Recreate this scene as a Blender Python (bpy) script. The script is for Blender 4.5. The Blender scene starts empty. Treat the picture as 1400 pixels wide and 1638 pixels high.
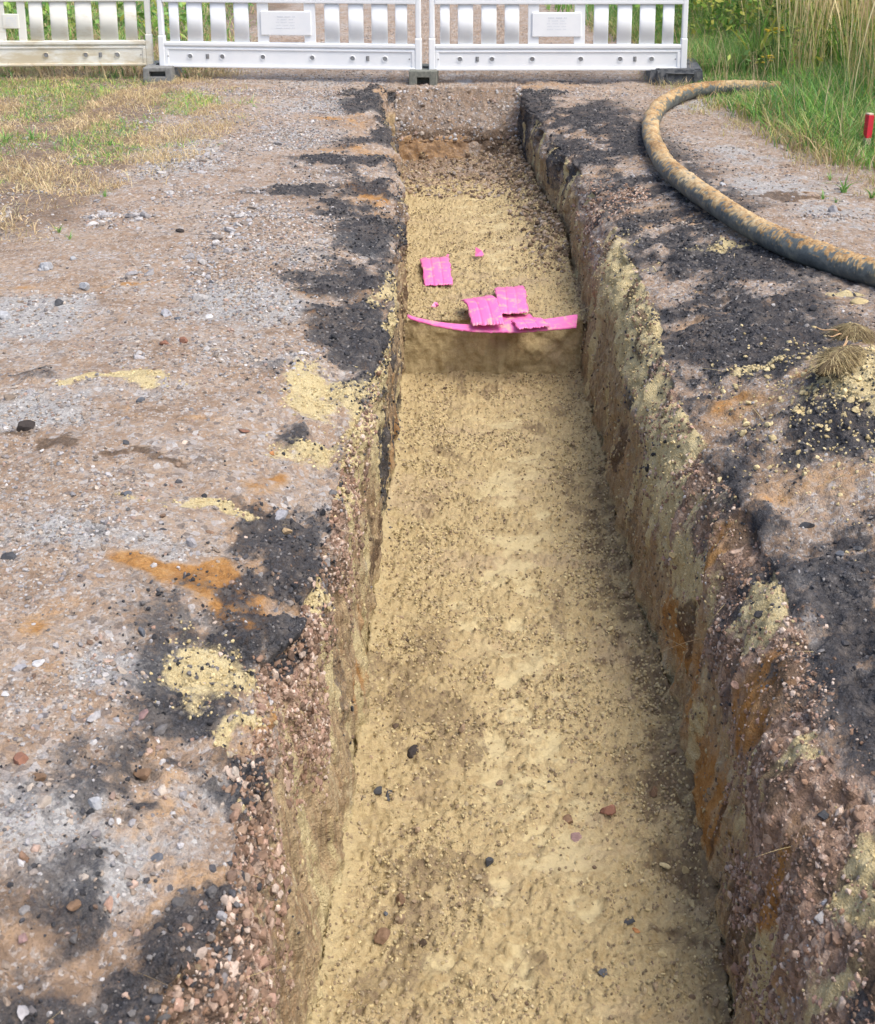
import bpy, bmesh, math, random
import numpy as np
from mathutils import Vector, Matrix
rng = np.random.default_rng(7); random.seed(7)
SC = bpy.context.scene
COL = SC.collection

# ------------------------------------------------------------ camera, sky, sun, exposure
F, PX0, PY0, HC = 1900.0, 747.0, 250.0, 1.56         # focal length / principal point in photo pixels, eye height
PT = math.atan((PY0 + 193.0) / F)
cd = bpy.data.cameras.new('camera'); cam = bpy.data.objects.new('camera', cd); COL.objects.link(cam)
cam.location = (0, 0, HC); cam.rotation_euler = (math.pi/2 - PT, 0, 0)
cd.sensor_fit = 'HORIZONTAL'; cd.sensor_width = 36; cd.lens = F/1400*36
cd.shift_x = -(PX0-700)/1400; cd.shift_y = -(819-PY0)/1400
cd.clip_start = 0.05; cd.clip_end = 3000
cd.dof.use_dof = True; cd.dof.focus_distance = 4.6; cd.dof.aperture_fstop = 13
SC.camera = cam

SUN_EL, SUN_AZ = math.radians(60), math.radians(125)   # azimuth clockwise from +Y (the far end), towards +X
w = bpy.data.worlds.new('World'); SC.world = w; w.use_nodes = True
nt = w.node_tree; bg = nt.nodes['Background']
sky = nt.nodes.new('ShaderNodeTexSky'); sky.sky_type = 'NISHITA'; sky.sun_disc = False
sky.sun_elevation = SUN_EL; sky.sun_rotation = SUN_AZ; sky.dust_density = 4; sky.air_density = 1; sky.ozone_density = .6
nt.links.new(sky.outputs[0], bg.inputs[0]); bg.inputs[1].default_value = 0.15
sd = bpy.data.lights.new('sun', 'SUN'); so = bpy.data.objects.new('sun', sd); COL.objects.link(so)
sd.energy = 1.5; sd.angle = math.radians(32); sd.color = (1, .95, .86)
dv = Vector((math.sin(SUN_AZ)*math.cos(SUN_EL), math.cos(SUN_AZ)*math.cos(SUN_EL), math.sin(SUN_EL)))
so.rotation_euler = dv.to_track_quat('Z', 'Y').to_euler()
SC.view_settings.view_transform = 'Standard'; SC.view_settings.look = 'None'
SC.view_settings.exposure = 0.86; SC.view_settings.gamma = 1.0

# ------------------------------------------------------------ pixel <-> world helpers
SP, CP = math.sin(PT), math.cos(PT)
def G(px, py, z=0.0):                       # point where the sight line of a photo pixel meets height z
    v = py-PY0; H = HC-z
    Y = H*(F*CP - v*SP)/(F*SP + v*CP)
    return np.array([(px-PX0)*(Y*CP+H*SP)/F, Y, z])
def W(px, py, xp):                          # ... meets the plane x = xp
    d = np.array([(px-PX0)/F, CP-(py-PY0)/F*SP, -SP-(py-PY0)/F*CP]); t = xp/d[0]
    return np.array([0, 0, HC]) + d*t
def sc_at(p): return F/(p[1]*CP+(HC-p[2])*SP)  # photo pixels per metre at a point

# ------------------------------------------------------------ noise
TAB = rng.random((16, 256, 256))
def vn(x, y, seed=0):
    T = TAB[seed % 16]
    xi = np.floor(x).astype(np.int64); yi = np.floor(y).astype(np.int64)
    fx = x-xi; fy = y-yi; fx = fx*fx*(3-2*fx); fy = fy*fy*(3-2*fy)
    a = T[xi & 255, yi & 255]; b = T[(xi+1) & 255, yi & 255]
    c = T[xi & 255, (yi+1) & 255]; d = T[(xi+1) & 255, (yi+1) & 255]
    return (a+(b-a)*fx)*(1-fy) + (c+(d-c)*fx)*fy
def fbm(x, y, seed=0, o=4, g=.5):
    s = 0; a = 1; t = 0
    for k in range(o):
        s = s + a*vn(x*2.03**k + 17.3*k, y*2.03**k + 9.1*k, seed+k); t += a; a *= g
    return s/t
def sst(a, b, x):
    t = np.clip((x-a)/(b-a), 0, 1); return t*t*(3-2*t)

# ------------------------------------------------------------ object helpers
def link(name, me, mat=None, parent=None):
    o = bpy.data.objects.new(name, me); COL.objects.link(o)
    if mat is not None and me is not None and not me.materials: me.materials.append(mat)
    if parent is not None: o.parent = parent
    return o
def tag(o, label=None, cat=None, group=None, kind=None):
    if label: o['label'] = label
    if cat: o['category'] = cat
    if group: o['group'] = group
    if kind: o['kind'] = kind
    return o
def thing(name, label, cat, loc=(0,0,0), rz=0, group=None):
    o = bpy.data.objects.new(name, None); COL.objects.link(o); o.location = loc; o.rotation_euler = (0,0,rz)
    o.empty_display_size = .1
    return tag(o, label, cat, group)
def raw_mesh(name, co, polys_flat, starts, smooth=False, col=None):
    me = bpy.data.meshes.new(name); co = np.ascontiguousarray(co, np.float32)
    me.vertices.add(len(co)); me.vertices.foreach_set('co', co.ravel())
    me.loops.add(len(polys_flat)); me.loops.foreach_set('vertex_index', np.ascontiguousarray(polys_flat, np.int32))
    me.polygons.add(len(starts)); me.polygons.foreach_set('loop_start', np.ascontiguousarray(starts, np.int32))
    me.update(calc_edges=True)
    me.polygons.foreach_set('use_smooth', np.full(len(starts), smooth))
    if col is not None: add_col(me, 'tint', col)
    return me
def add_col(me, name, col):
    a = me.attributes.new(name, 'FLOAT_COLOR', 'POINT'); c = np.ones((len(col), 4), np.float32); c[:, :col.shape[1]] = col
    a.data.foreach_set('color', c.ravel())
def bm_obj(name, bm, mat, parent=None, smooth=False):
    me = bpy.data.meshes.new(name); bm.normal_update(); bm.to_mesh(me); bm.free()
    if smooth: me.polygons.foreach_set('use_smooth', [True]*len(me.polygons))
    return link(name, me, mat, parent)
def bx(bm, x0, x1, y0, y1, z0, z1, bev=0.0, seg=2):
    r = bmesh.ops.create_cube(bm, size=1)['verts']
    for v in r: v.co = Vector(((x0+x1)/2+v.co.x*(x1-x0), (y0+y1)/2+v.co.y*(y1-y0), (z0+z1)/2+v.co.z*(z1-z0)))
    if bev > 0:
        es = list({e for v in r for e in v.link_edges})
        bmesh.ops.bevel(bm, geom=es, offset=bev, segments=seg, affect='EDGES', profile=.6)

# ------------------------------------------------------------ materials
class NB:
    def __init__(s, name):
        s.m = bpy.data.materials.new(name); s.m.use_nodes = True; s.t = s.m.node_tree
        s.p = s.t.nodes['Principled BSDF']; s.p.inputs['Roughness'].default_value = .9
        s.p.inputs['Specular IOR Level'].default_value = .25
    def n(s, typ, **kw):
        nd = s.t.nodes.new('ShaderNode'+typ)
        for k, v in kw.items(): setattr(nd, k, v)
        return nd
    def put(s, sock, v):
        if hasattr(v, 'node'): s.t.links.new(v, sock)
        elif isinstance(v, (tuple, list)) and len(v) == 3 and sock.type == 'RGBA': sock.default_value = (*v, 1)
        else: sock.default_value = v
    def math(s, op, a, b=0.0, c=None, clamp=False):
        nd = s.n('Math', operation=op, use_clamp=clamp); s.put(nd.inputs[0], a); s.put(nd.inputs[1], b)
        if c is not None: s.put(nd.inputs[2], c)
        return nd.outputs[0]
    def mix(s, f, a, b, mode='MIX'):
        nd = s.n('Mix', data_type='RGBA', blend_type=mode); s.put(nd.inputs[0], f); s.put(nd.inputs[6], a); s.put(nd.inputs[7], b)
        return nd.outputs[2]
    def noise(s, vec, scale, detail=4, rough=.6, dist=0):
        nd = s.n('TexNoise'); nd.inputs['Scale'].default_value = scale; nd.inputs['Detail'].default_value = detail
        nd.inputs['Roughness'].default_value = rough; nd.inputs['Distortion'].default_value = dist
        if vec is not None: s.t.links.new(vec, nd.inputs['Vector'])
        return nd.outputs[0]
    def vor(s, vec, scale, feat='F1'):
        nd = s.n('TexVoronoi', feature=feat); nd.inputs['Scale'].default_value = scale
        if vec is not None: s.t.links.new(vec, nd.inputs['Vector'])
        return nd
    def ramp(s, f, stops, interp='LINEAR'):
        nd = s.n('ValToRGB'); cr = nd.color_ramp; cr.interpolation = interp
        while len(cr.elements) < len(stops): cr.elements.new(.5)
        for e, (p, c) in zip(cr.elements, stops):
            e.position = p; e.color = (*c, 1) if len(c) == 3 else c
        s.put(nd.inputs[0], f); return nd.outputs[0]
    def smooth(s, f, a, b):
        nd = s.n('MapRange', interpolation_type='SMOOTHSTEP'); s.put(nd.inputs[0], f); nd.inputs[1].default_value = a; nd.inputs[2].default_value = b
        return nd.outputs[0]
    def mapv(s, vec, scale):
        nd = s.n('Mapping'); s.t.links.new(vec, nd.inputs[0]); nd.inputs['Scale'].default_value = scale; return nd.outputs[0]
    def bump(s, h, strength, dist, prev=None):
        nd = s.n('Bump'); nd.inputs['Strength'].default_value = strength; nd.inputs['Distance'].default_value = dist
        s.put(nd.inputs['Height'], h)
        if prev is not None: s.t.links.new(prev, nd.inputs['Normal'])
        return nd.outputs[0]
    def out(s, col, normal=None, rough=None):
        s.put(s.p.inputs['Base Color'], col)
        if normal is not None: s.t.links.new(normal, s.p.inputs['Normal'])
        if rough is not None: s.put(s.p.inputs['Roughness'], rough)
        return s.m

def earth_material():
    b = NB('earth'); pos = b.n('NewGeometry').outputs['Position']; posx = b.mapv(pos, (.55, 1.3, 1))
    m1 = b.n('Attribute', attribute_name='mask_a'); m2 = b.n('Attribute', attribute_name='mask_b')
    s1 = b.n('SeparateColor'); b.t.links.new(m1.outputs['Color'], s1.inputs[0])
    s2 = b.n('SeparateColor'); b.t.links.new(m2.outputs['Color'], s2.inputs[0])
    sand, tar, ochre, pale = s1.outputs[0], s1.outputs[1], s1.outputs[2], m1.outputs['Alpha']
    pink, streak, floor, dark = s2.outputs[0], s2.outputs[1], s2.outputs[2], m2.outputs['Alpha']
    nA = b.noise(posx, 3.4, 7, .66); nB = b.noise(pos, 22, 6, .65); nC = b.noise(pos, 95, 5, .7); nD = b.noise(pos, 330, 3, .7)
    ncol = b.math('ADD', b.math('MULTIPLY', nB, .5), b.math('MULTIPLY', nC, .5))
    # compacted path dirt
    dirt = b.ramp(b.math('ADD', b.math('MULTIPLY', nA, .55), b.math('MULTIPLY', nB, .45)),
                  [(.3, (.13, .09, .062)), (.40, (.22, .155, .108)), (.48, (.31, .225, .16)), (.55, (.35, .275, .21)), (.62, (.29, .235, .19)), (.70, (.44, .38, .32))])
    # fine gravel grains in the surface
    va = b.vor(pos, 150); vb = b.vor(pos, 62)
    g1 = b.ramp(b.n('SeparateColor').outputs[0], [(0, (0, 0, 0)), (1, (1, 1, 1))])
    sa = b.n('SeparateColor'); b.t.links.new(va.outputs['Color'], sa.inputs[0])
    sb = b.n('SeparateColor'); b.t.links.new(vb.outputs['Color'], sb.inputs[0])
    grain = b.ramp(sa.outputs[0], [(0, (.08, .075, .08)), (.25, (.20, .17, .15)), (.5, (.33, .29, .26)), (.75, (.38, .36, .34)), (1, (.50, .49, .48))])
    grainb = b.ramp(sb.outputs[1], [(0, (.10, .09, .09)), (.3, (.24, .19, .16)), (.6, (.37, .33, .30)), (.85, (.38, .37, .37)), (1, (.52, .51, .51))])
    gmask = b.smooth(b.math('ADD', nB, b.math('MULTIPLY', sa.outputs[1], .35)), .64, .80)
    c = b.mix(b.math('MULTIPLY', gmask, .75), dirt, grain)
    gm2 = b.smooth(b.math('ADD', nA, b.math('MULTIPLY', sb.outputs[2], .4)), .74, .90)
    c = b.mix(b.math('MULTIPLY', gm2, .7), c, grainb)
    def over(c, mask, colr, lo=.38, hi=.62, jit=.55, amt=1.0, nn=None):
        f = b.smooth(b.math('ADD', mask, b.math('MULTIPLY', b.math('SUBTRACT', nn or ncol, .5), jit)), lo, hi)
        if amt != 1.0: f = b.math('MULTIPLY', f, amt)
        return b.mix(f, c, colr)
    # pale grey-blue chippings
    palec = b.mix(.72, b.ramp(nC, [(.3, (.20, .20, .20)), (.5, (.33, .34, .34)), (.7, (.48, .49, .50))]), grain)
    palec = b.mix(.35, palec, (.38, .395, .40))
    c = over(c, pale, palec, .15, .9, jit=1.3, amt=.9)
    # pink-brown conglomerate
    pinkc = b.ramp(b.math('ADD', b.math('MULTIPLY', sb.outputs[0], .5), b.math('MULTIPLY', nC, .5)),
                   [(.15, (.095, .062, .042)), (.4, (.21, .138, .098)), (.6, (.33, .225, .165)), (.85, (.50, .39, .31))])
    c = over(c, pink, pinkc, .2, .8, jit=1.2)
    # bucket-smeared walls: streaks run down the wall
    st = b.mapv(pos, (34, 34, 2.6)); ns = b.noise(st, 1.0, 7, .62, .8)
    st2 = b.mapv(pos, (5, 5, 1.1)); ns2 = b.noise(st2, 1.0, 4, .6, .5)
    sm = b.math('ADD', b.math('MULTIPLY', ns, .55), b.math('MULTIPLY', ns2, .45))
    wallc = b.ramp(sm, [(.34, (.05, .032, .022)), (.41, (.15, .092, .052)), (.455, (.27, .165, .085)), (.49, (.20, .14, .09)), (.525, (.37, .27, .15)), (.56, (.30, .20, .11)), (.61, (.43, .36, .23)), (.68, (.33, .30, .26))])
    wallc = b.mix(b.smooth(b.noise(b.mapv(pos, (90, 90, 5)), 1.0, 5, .7), .46, .66), wallc, b.mix(.55, wallc, (.46, .38, .22)))
    wallc = b.mix(b.math('MULTIPLY', b.smooth(nC, .5, .68), .4), wallc, (.16, .115, .08))
    c = b.mix(b.smooth(streak, .2, .8), c, b.mix(.22, wallc, (.46, .37, .23)))
    # ochre / rust soil
    ochc = b.ramp(ncol, [(.3, (.13, .06, .016)), (.46, (.31, .145, .035)), (.60, (.43, .235, .075)), (.75, (.50, .35, .17))])
    ochc = b.mix(b.smooth(ochre, .62, .95), b.mix(.55, ochc, (.42, .29, .17)), ochc)
    c = over(c, ochre, ochc, .25, .95, jit=1.6, amt=.88)
    # tarry black planings
    tarc = b.ramp(b.math('ADD', b.math('MULTIPLY', nC, .6), b.math('MULTIPLY', nD, .4)),
                  [(.32, (.010, .011, .013)), (.48, (.027, .029, .035)), (.6, (.062, .065, .074)), (.75, (.22, .215, .21))])
    tarc = b.mix(b.math('MULTIPLY', b.smooth(nB, .46, .68), .55), tarc, b.mix(nC, (.10, .08, .065), (.24, .22, .205)))
    c = over(c, tar, tarc, .12, .9, jit=2.3, amt=.96)
    # yellow sand (spilled) and the sand of the trench floor
    sandc = b.ramp(b.math('ADD', b.math('MULTIPLY', nB, .4), b.math('MULTIPLY', nD, .6)),
                   [(.30, (.24, .18, .09)), (.46, (.44, .36, .195)), (.58, (.55, .47, .28)), (.75, (.63, .56, .38))])
    c = over(c, sand, sandc, .28, .78, jit=1.5)
    fl = b.ramp(b.math('ADD', b.math('MULTIPLY', nB, .5), b.math('MULTIPLY', nC, .5)),
                [(.28, (.20, .145, .075)), (.40, (.32, .25, .125)), (.50, (.41, .34, .185)), (.64, (.53, .44, .25)), (.78, (.57, .49, .31))])
    fl = b.mix(b.math('MULTIPLY', b.smooth(b.math('ADD', b.math('MULTIPLY', nD, .6), b.math('MULTIPLY', nB, .4)), .52, .64), .75), fl, (.23, .165, .085)); fl = b.mix(.18, fl, (.46, .31, .18)); fl = b.mix(b.math('MULTIPLY', b.smooth(nA, .52, .66), .35), fl, (.33, .25, .19))
    fl = b.mix(b.math('MULTIPLY', b.smooth(pale, .25, .8), .8), fl, b.mix(nC, (.50, .415, .235), (.57, .485, .29)))
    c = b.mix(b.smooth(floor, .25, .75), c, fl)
    # loose dark soil
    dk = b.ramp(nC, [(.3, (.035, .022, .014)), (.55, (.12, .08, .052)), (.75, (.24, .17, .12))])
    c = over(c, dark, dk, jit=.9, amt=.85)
    h = b.math('ADD', b.math('MULTIPLY', nC, .6), b.math('MULTIPLY', nD, .4))
    nr = b.bump(h, .75, .012)
    hv = b.math('MULTIPLY', b.math('SUBTRACT', 1.0, b.smooth(va.outputs['Distance'], .0, .7)), b.math('SUBTRACT', 1.0, floor))
    nr = b.bump(hv, .5, .004, nr)
    return b.out(c, nr, .95)

def tint_material(name, rough=.85, var=.35, scale=60, bump=.5, trans=0.0, spec=.25):
    b = NB(name); pos = b.n('NewGeometry').outputs['Position']
    t = b.n('Attribute', attribute_name='tint').outputs['Color']; n = b.noise(pos, scale, 4, .65)
    c = b.mix(var, t, b.ramp(n, [(.3, (.25, .25, .25)), (.7, (1.3, 1.3, 1.3))]), 'MULTIPLY')
    b.p.inputs['Specular IOR Level'].default_value = spec
    m = b.out(c, b.bump(n, bump, .004) if bump else None, rough)
    if trans:
        tr = b.n('BsdfTranslucent'); b.put(tr.inputs[0], c); mx = b.n('MixShader'); mx.inputs[0].default_value = trans
        o = b.t.nodes['Material Output']; b.t.links.new(b.p.outputs[0], mx.inputs[1]); b.t.links.new(tr.outputs[0], mx.inputs[2]); b.t.links.new(mx.outputs[0], o.inputs[0])
    return m
def solid(name, ca, cb, scale=30, rough=.6, bump=.15, dist=.003, spec=.3, lo=.35, hi=.65, mp=None):
    b = NB(name); co = b.n('TexCoord').outputs['Object']
    if mp: co = b.mapv(co, mp)
    n = b.noise(co, scale, 6, .65)
    b.p.inputs['Specular IOR Level'].default_value = spec
    return b.out(b.mix(b.smooth(n, lo, hi), ca, cb), b.bump(n, bump, dist), rough)

M_EARTH = earth_material()
M_STONE = tint_material('stone', .85, .45, 90, .6)
M_GRASS = tint_material('grass_blade', .6, .15, 8, 0, .3, .3)

# ------------------------------------------------------------ trench outline from sight lines
def curve(pts, z):                              # -> sorted (Y, x)
    a = np.array([G(px, py, z)[:2] for px, py in pts]); a = a[np.argsort(a[:, 1])]; return a[:, 1], a[:, 0]
D1, D2 = .52, .80
cLf = curve([(500,1638),(540,1350),(578,1150),(603,900),(628,750),(642,612)], -D2)
cRf = curve([(1165,1638),(1140,1450),(1092,1180),(1012,950),(965,750),(928,605)], -D2)
cLf2 = curve([(647,505),(645,400),(640,330),(636,262)], -D1)
cRf2 = curve([(928,500),(915,440),(893,370),(862,325),(830,262)], -D1)
cLc = curve([(604,158),(622,215),(632,300),(628,400),(615,520),(592,600),(572,650),(540,760),(512,860),(506,920),(428,975),(412,1080),(400,1180),(388,1300),(350,1400),(280,1480),(235,1638)], 0)
cRc = curve([(838,158),(880,205),(945,262),(990,330),(1042,450),(1058,560),(1105,640),(1160,740),(1222,850),(1262,980),(1330,1150),(1400,1262),(1490,1420),(1620,1638)], 0)
YSTEP = float(G(785, 603, -D2)[1]); YEND = float(G(735, 262, -D1)[1])
def ci(c, Y): return np.interp(Y, c[0], c[1])

# rows
rows = list(np.arange(-4, .9, .05)); y = .9
while y < 16: rows.append(y); y += .0023*y if y < 9.5 else .0045*y
while y < 600: rows.append(y); y *= 1.06
rows = np.array(rows)
EPS = .035
rowY, rowD = [], []
def depth_floor(Y):
    return D2 if Y < YSTEP else D1
for yv in rows:
    if YSTEP-.002 < yv < YSTEP+EPS: continue
    if YEND-.01 < yv < YEND+.34: continue
    rowY.append(yv); rowD.append(0.0 if (yv > YEND+.3 or yv < -3.5) else depth_floor(yv))
for t in np.linspace(0, 1, 46): rowY.append(YSTEP+EPS*t); rowD.append(D2+(D1-D2)*t)
for t in np.linspace(0, 1, 90): rowY.append(YEND+(.03*t/.45 if t < .4 else .03+.30*((t-.4)/.6)**1.25)); rowD.append(D1*(1-t))
o = np.argsort(np.array(rowY), kind='stable'); RY = np.array(rowY)[o]; RD = np.array(rowD)[o]
NR = len(RY)

# columns: outer ground | shoulder | wall | floor | wall | shoulder | outer ground
def outer():
    xs = [0.0]; x = 0.0
    while x < 4.2: x += .0052*max(1, (x+.3)/.55); xs.append(x)
    while x < 700: x += max(.06, x*.09); xs.append(x)
    return np.array(xs[1:])
OUT = outer(); NO = len(OUT); NS, NW, NF = 34, 120, 176
def bank(x, y):
    e = 2.25 - .10*np.clip(y-9, 0, 8)
    t = np.clip(x-e, 0, 9)
    return .16*t*sst(0, 1.2, t) - .10*sst(0, .35, x-e+.25)*sst(.35, 0.0, x-e-.1)*0
Yc = RY[:, None]
jit = lambda s, f, a: (fbm(Yc*f, Yc*0+s*3.7, s, 4)-.5)*a
lf = np.where(Yc < YSTEP+.02, ci(cLf, Yc), ci(cLf2, Yc)) + jit(1, 5, .025)
rf = np.where(Yc < YSTEP+.02, ci(cRf, Yc), ci(cRf2, Yc)) + jit(2, 5, .03)
lc = ci(cLc, Yc) + jit(3, 6, .05) + jit(9, 22, .03); rc = ci(cRc, Yc) + jit(4, 6, .06) + jit(8, 20, .04)
near = sst(5.0, 2.2, Yc); lc = np.minimum(lc*(1+.09*near)-.012, lf-.004); rc = rc+.07*near*(Yc > 0)+.03*sst(9.3, 7.5, Yc)+.05*sst(.45, .6, fbm(Yc*2.5, Yc*0, 2))
far = sst(5.2, 8.6, Yc)
RZL = .05+.05*fbm(Yc*4, Yc*0, 5); RZR = .24+.12*fbm(Yc*3, Yc*0, 6)-.05*far+.14*near
X, Z = [], []
X.append(lc-OUT[::-1][None, :]); Z.append(np.zeros((NR, NO)))
t = np.linspace(0, 1, NS)[None, :]*math.pi/2
lwx = np.minimum(lf-.006, lc+.045); X.append(lc+(lwx-lc)*np.sin(t)); Z.append(-RZL*(1-np.cos(t)))
t = np.linspace(0, 1, NW+1)[None, 1:]
X.append(lwx+(lf-lwx)*t**.75); Z.append(-RZL-(D2-RZL)*t)
t = np.linspace(0, 1, NF+1)[None, 1:]
X.append(lf+(rf-lf)*t); Z.append(np.full((NR, NF), -D2))
t = np.linspace(0, 1, NW+1)[None, 1:]
rwx = rf+.012+(.20-.10*near)*(rc-rf-.012); X.append(rf+(rwx-rf)*t**1.3); Z.append(-D2+(D2-RZR)*t)
t = np.linspace(0, 1, NS)[None, 1:]*math.pi/2
X.append(rwx+(rc-rwx)*(1-np.cos(t))); Z.append(-RZR*(1-np.sin(t)))
X.append(rc+OUT[None, :]); Z.append(np.zeros((NR, NO)))
X = np.concatenate(X, 1); Z = np.concatenate(Z, 1); NCOL = X.shape[1]
Y = np.repeat(Yc, NCOL, 1)
cL0, cL1, cF0, cF1, cR1, cR2 = NO, NO+NS, NO+NS+NW, NO+NS+NW+NF, NO+NS+NW*2+NF, NO+NS*2+NW*2+NF-1
Dm = RD[:, None]
# both rims have sagged a little towards the cut
aY = sst(YEND-.02, YEND-.9, Yc)*sst(-3.4, -3, Yc); AL, AR = aY*(.055+.085*near), aY*(.085+.06*near)
Z[:, cL0:cF0] = -AL+Z[:, cL0:cF0]*(1-AL/D2); Z[:, cF1:cR2] = -AR+Z[:, cF1:cR2]*(1-AR/D2)
# columns below the local floor are folded onto it
Z = np.maximum(Z, -Dm)
inner = np.zeros(NCOL, bool); inner[cL1:cR1] = True
floorm = np.zeros((NR, NCOL)); floorm[:, cF0:cF1] = 1
# on the raised floor spread squeezed wall columns a little
# debris ramp at the foot of the end wall, heap along the right wall, rim of spoil at the step
deb = sst(YEND-1.25, YEND-.1, Y)*(Y < YEND+.02)*floorm*sst(0, .1, Y*0+.1)
xr = (X-lf)/(rf-lf)
Z += deb*(.005+.045*fbm(X*9, Y*9, 2)+.10*np.clip(xr-.35, 0, 1)*sst(YEND-.5, YEND-.05, Y))
heap = np.exp(-((X-rf)/.16)**2)*sst(YSTEP+.5, YSTEP+1.2, Y)*(Y < YEND)*floorm
Z += heap*(.05+.09*fbm(X*12, Y*8, 3))
fil = (np.exp(-np.clip(X-lf, 0, 9)/.022)+np.exp(-np.clip(rf-X, 0, 9)/.035)*1.3)*floorm*(Y < YSTEP)
Z += fil*.035*(.4+fbm(Y*7, X*2, 6))
toe = np.exp(-np.clip(YSTEP-Y, 0, 9)/.09)*(Y < YSTEP+.001)*floorm*(Y > 1); Z += toe*(-.01+.05*fbm(X*9, Y*9, 4))
# outer ground shape
gmask = np.zeros((NR, NCOL)); gmask[:, :cL0+NS] = 1; gmask[:, cR1:] = 1
dz = (fbm(X*1.1+3, Y*1.1, 1, 3)-.5)*.05*sst(.0, .6, np.minimum(np.abs(X-lc), np.abs(X-rc)))*1.0
dz += bank(X, Y)*(X > 1)
colid = np.arange(NCOL)[None, :]; dz -= AL*np.exp(-(np.abs(X-lc)/(.16+.13*near))**1.25)*(colid < cL0)+AR*np.exp(-(np.abs(X-rc)/.26)**1.25)*(colid >= cR2)
dz += .05*sst(.5, .1, np.abs(X+.0-rc-.35))*sst(3.4, 5, Y)*sst(9.5, 8, Y)*(X > rc)*0
Z += dz*gmask
def sandpile(x, y):
    c = G(1420, 640); return .11*np.exp(-(((x-c[0])/.26)**2+((y-c[1])/.30)**2)**1.2)
Z += sandpile(X, Y)*gmask*(.8+.5*fbm(X*14, Y*14, 7))
c_ = G(150, 606); Z += .012*np.exp(-(((X-c_[0])/.3)**2+((Y-c_[1])/.06)**2))*gmask

# surface normals of the base form
P = np.stack([X, Y, Z], 2)
def normals(P):
    du = np.gradient(P, axis=1); dvv = np.gradient(P, axis=0); n = np.cross(du, dvv)
    l = np.linalg.norm(n, axis=2, keepdims=True); return np.where(l > 1e-12, n/np.maximum(l, 1e-12), np.array([0, 0, 1.0]))
N = normals(P)
seglen = np.linalg.norm(np.diff(P[:, :, [0, 2]], axis=1), axis=2)
S = np.concatenate([np.zeros((NR, 1)), np.cumsum(seglen, 1)], 1); S = S-S[:, cL0:cL0+1]
side = np.zeros((NR, NCOL)); side[:, cL0+8:cF0] = 1; side[:, cF1:cR2-8] = 1
endw = (((Y > YEND-.001) & (Y < YEND+.34))*1.0)*((X > lf-.02) & (X < rf+.02)); stepw = ((Y > YSTEP-.001) & (Y < YSTEP+EPS))*floorm
wallm = np.clip(side*(Z < -.02), 0, 1)

# ------------------------------------------------------------ what lies where (splats)
MASK = {k: np.zeros((NR, NCOL)) for k in ('sand', 'tar', 'ochre', 'pale', 'pink', 'streak', 'dark')}
wx = X+(fbm(X*4.5, Y*4.5, 8, 5)-.5)*.34; wy = Y+(fbm(X*4.5+40, Y*4.5, 9, 5)-.5)*.46*np.clip(Y/5, .4, 1.6)
wz = Z+(fbm(Y*7, S*7, 10, 3)-.5)*.12; wyw = Y+(fbm(Y*7+9, S*7, 11, 3)-.5)*.16
fine = fbm(X*15, Y*20, 12, 5, .62)-.5
def put(k, r, a=1.0):
    v = np.clip(1.45-r, 0, 1)*a; MASK[k] = np.maximum(MASK[k], np.clip(v+fine*1.3*np.clip(v*3, 0, 1)*np.clip(3.0-2.2*v, .4, 1), 0, 1)*(v > 0))
gsel = gmask.astype(bool)
def gs(k, px, py, rx, ry, a=1.0, rot=0):          # ground patch seen at photo pixel, radii in photo pixels
    c = G(px, py); s = sc_at(c); ax = rx/s; ay = abs(G(px, py-ry)[1]-G(px, py+ry)[1])/2
    dx, dy = wx-c[0], wy-c[1]
    if rot: ca, sa = math.cos(rot), math.sin(rot); dx, dy = dx*ca+dy*sa, -dx*sa+dy*ca
    r = np.sqrt((dx/ax)**2+(dy/ay)**2); r = np.where(gsel, r, 9); put(k, r, a)
wsn = fbm(Y*30, S*2.2, 14, 4, .6)
def ws(k, px, py, xp, rx, ry, a=1.0):            # wall patch: size along the trench / down the wall, metres
    c = W(px, py, xp); r = np.sqrt(((wyw-c[1])/rx)**2+((wz-c[2])/ry)**2)
    r = np.where(((X < .1) if xp < 0 else (X > .1)) & (side > 0), r+(wsn-.5)*1.5, 9); put(k, r, a)
for a in [(550,435,95,26),(515,488,70,16),(480,298,90,10),(530,252,70,8),(600,350,60,22),(600,164,50,9),(300,1070,100,42),(455,930,65,30,1.5),
          (150,1590,240,90,1.5),(265,1480,120,70,1.5),(335,1370,70,50,1.4),(220,1570,120,100,1.5),(60,1620,160,60,1.5),(375,1150,40,30),(600,500,40,50),(590,570,30,30),(450,780,30,10),(420,1230,50,40),(30,600,40,8,.5),(200,845,40,8,.6),(560,330,40,10)]: gs('tar', *a)
for a in [(1000,204,55,7),(1010,272,60,8),(1030,330,60,14),(1085,398,65,20),(1050,470,60,24),(1110,520,105,30),(1215,438,125,18),(1035,580,50,28),
          (1200,695,75,34),(1265,850,75,48),(1330,960,90,55),(1240,770,50,25),(905,215,30,16),(945,245,40,14),(1395,1350,30,40),(1370,700,50,8,.5),(1130,600,50,14,.7),(990,300,30,16),(1380,1060,40,30,.8)]: gs('tar', *a)
for a in [(515,585,72,36),(470,680,58,30),(200,606,110,9),(315,785,50,8),(330,1020,60,42),(395,1075,22,40),(585,640,30,50),(620,440,20,30,.8),
          (988,378,32,26),(1012,450,34,18),(1068,650,32,34),(1205,577,45,6),(1385,640,95,48),(1185,382,50,5),(1365,1310,36,16),(1045,690,25,40),(1150,790,22,18,.8),(1350,470,25,6)]: gs('sand', *a)
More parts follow.
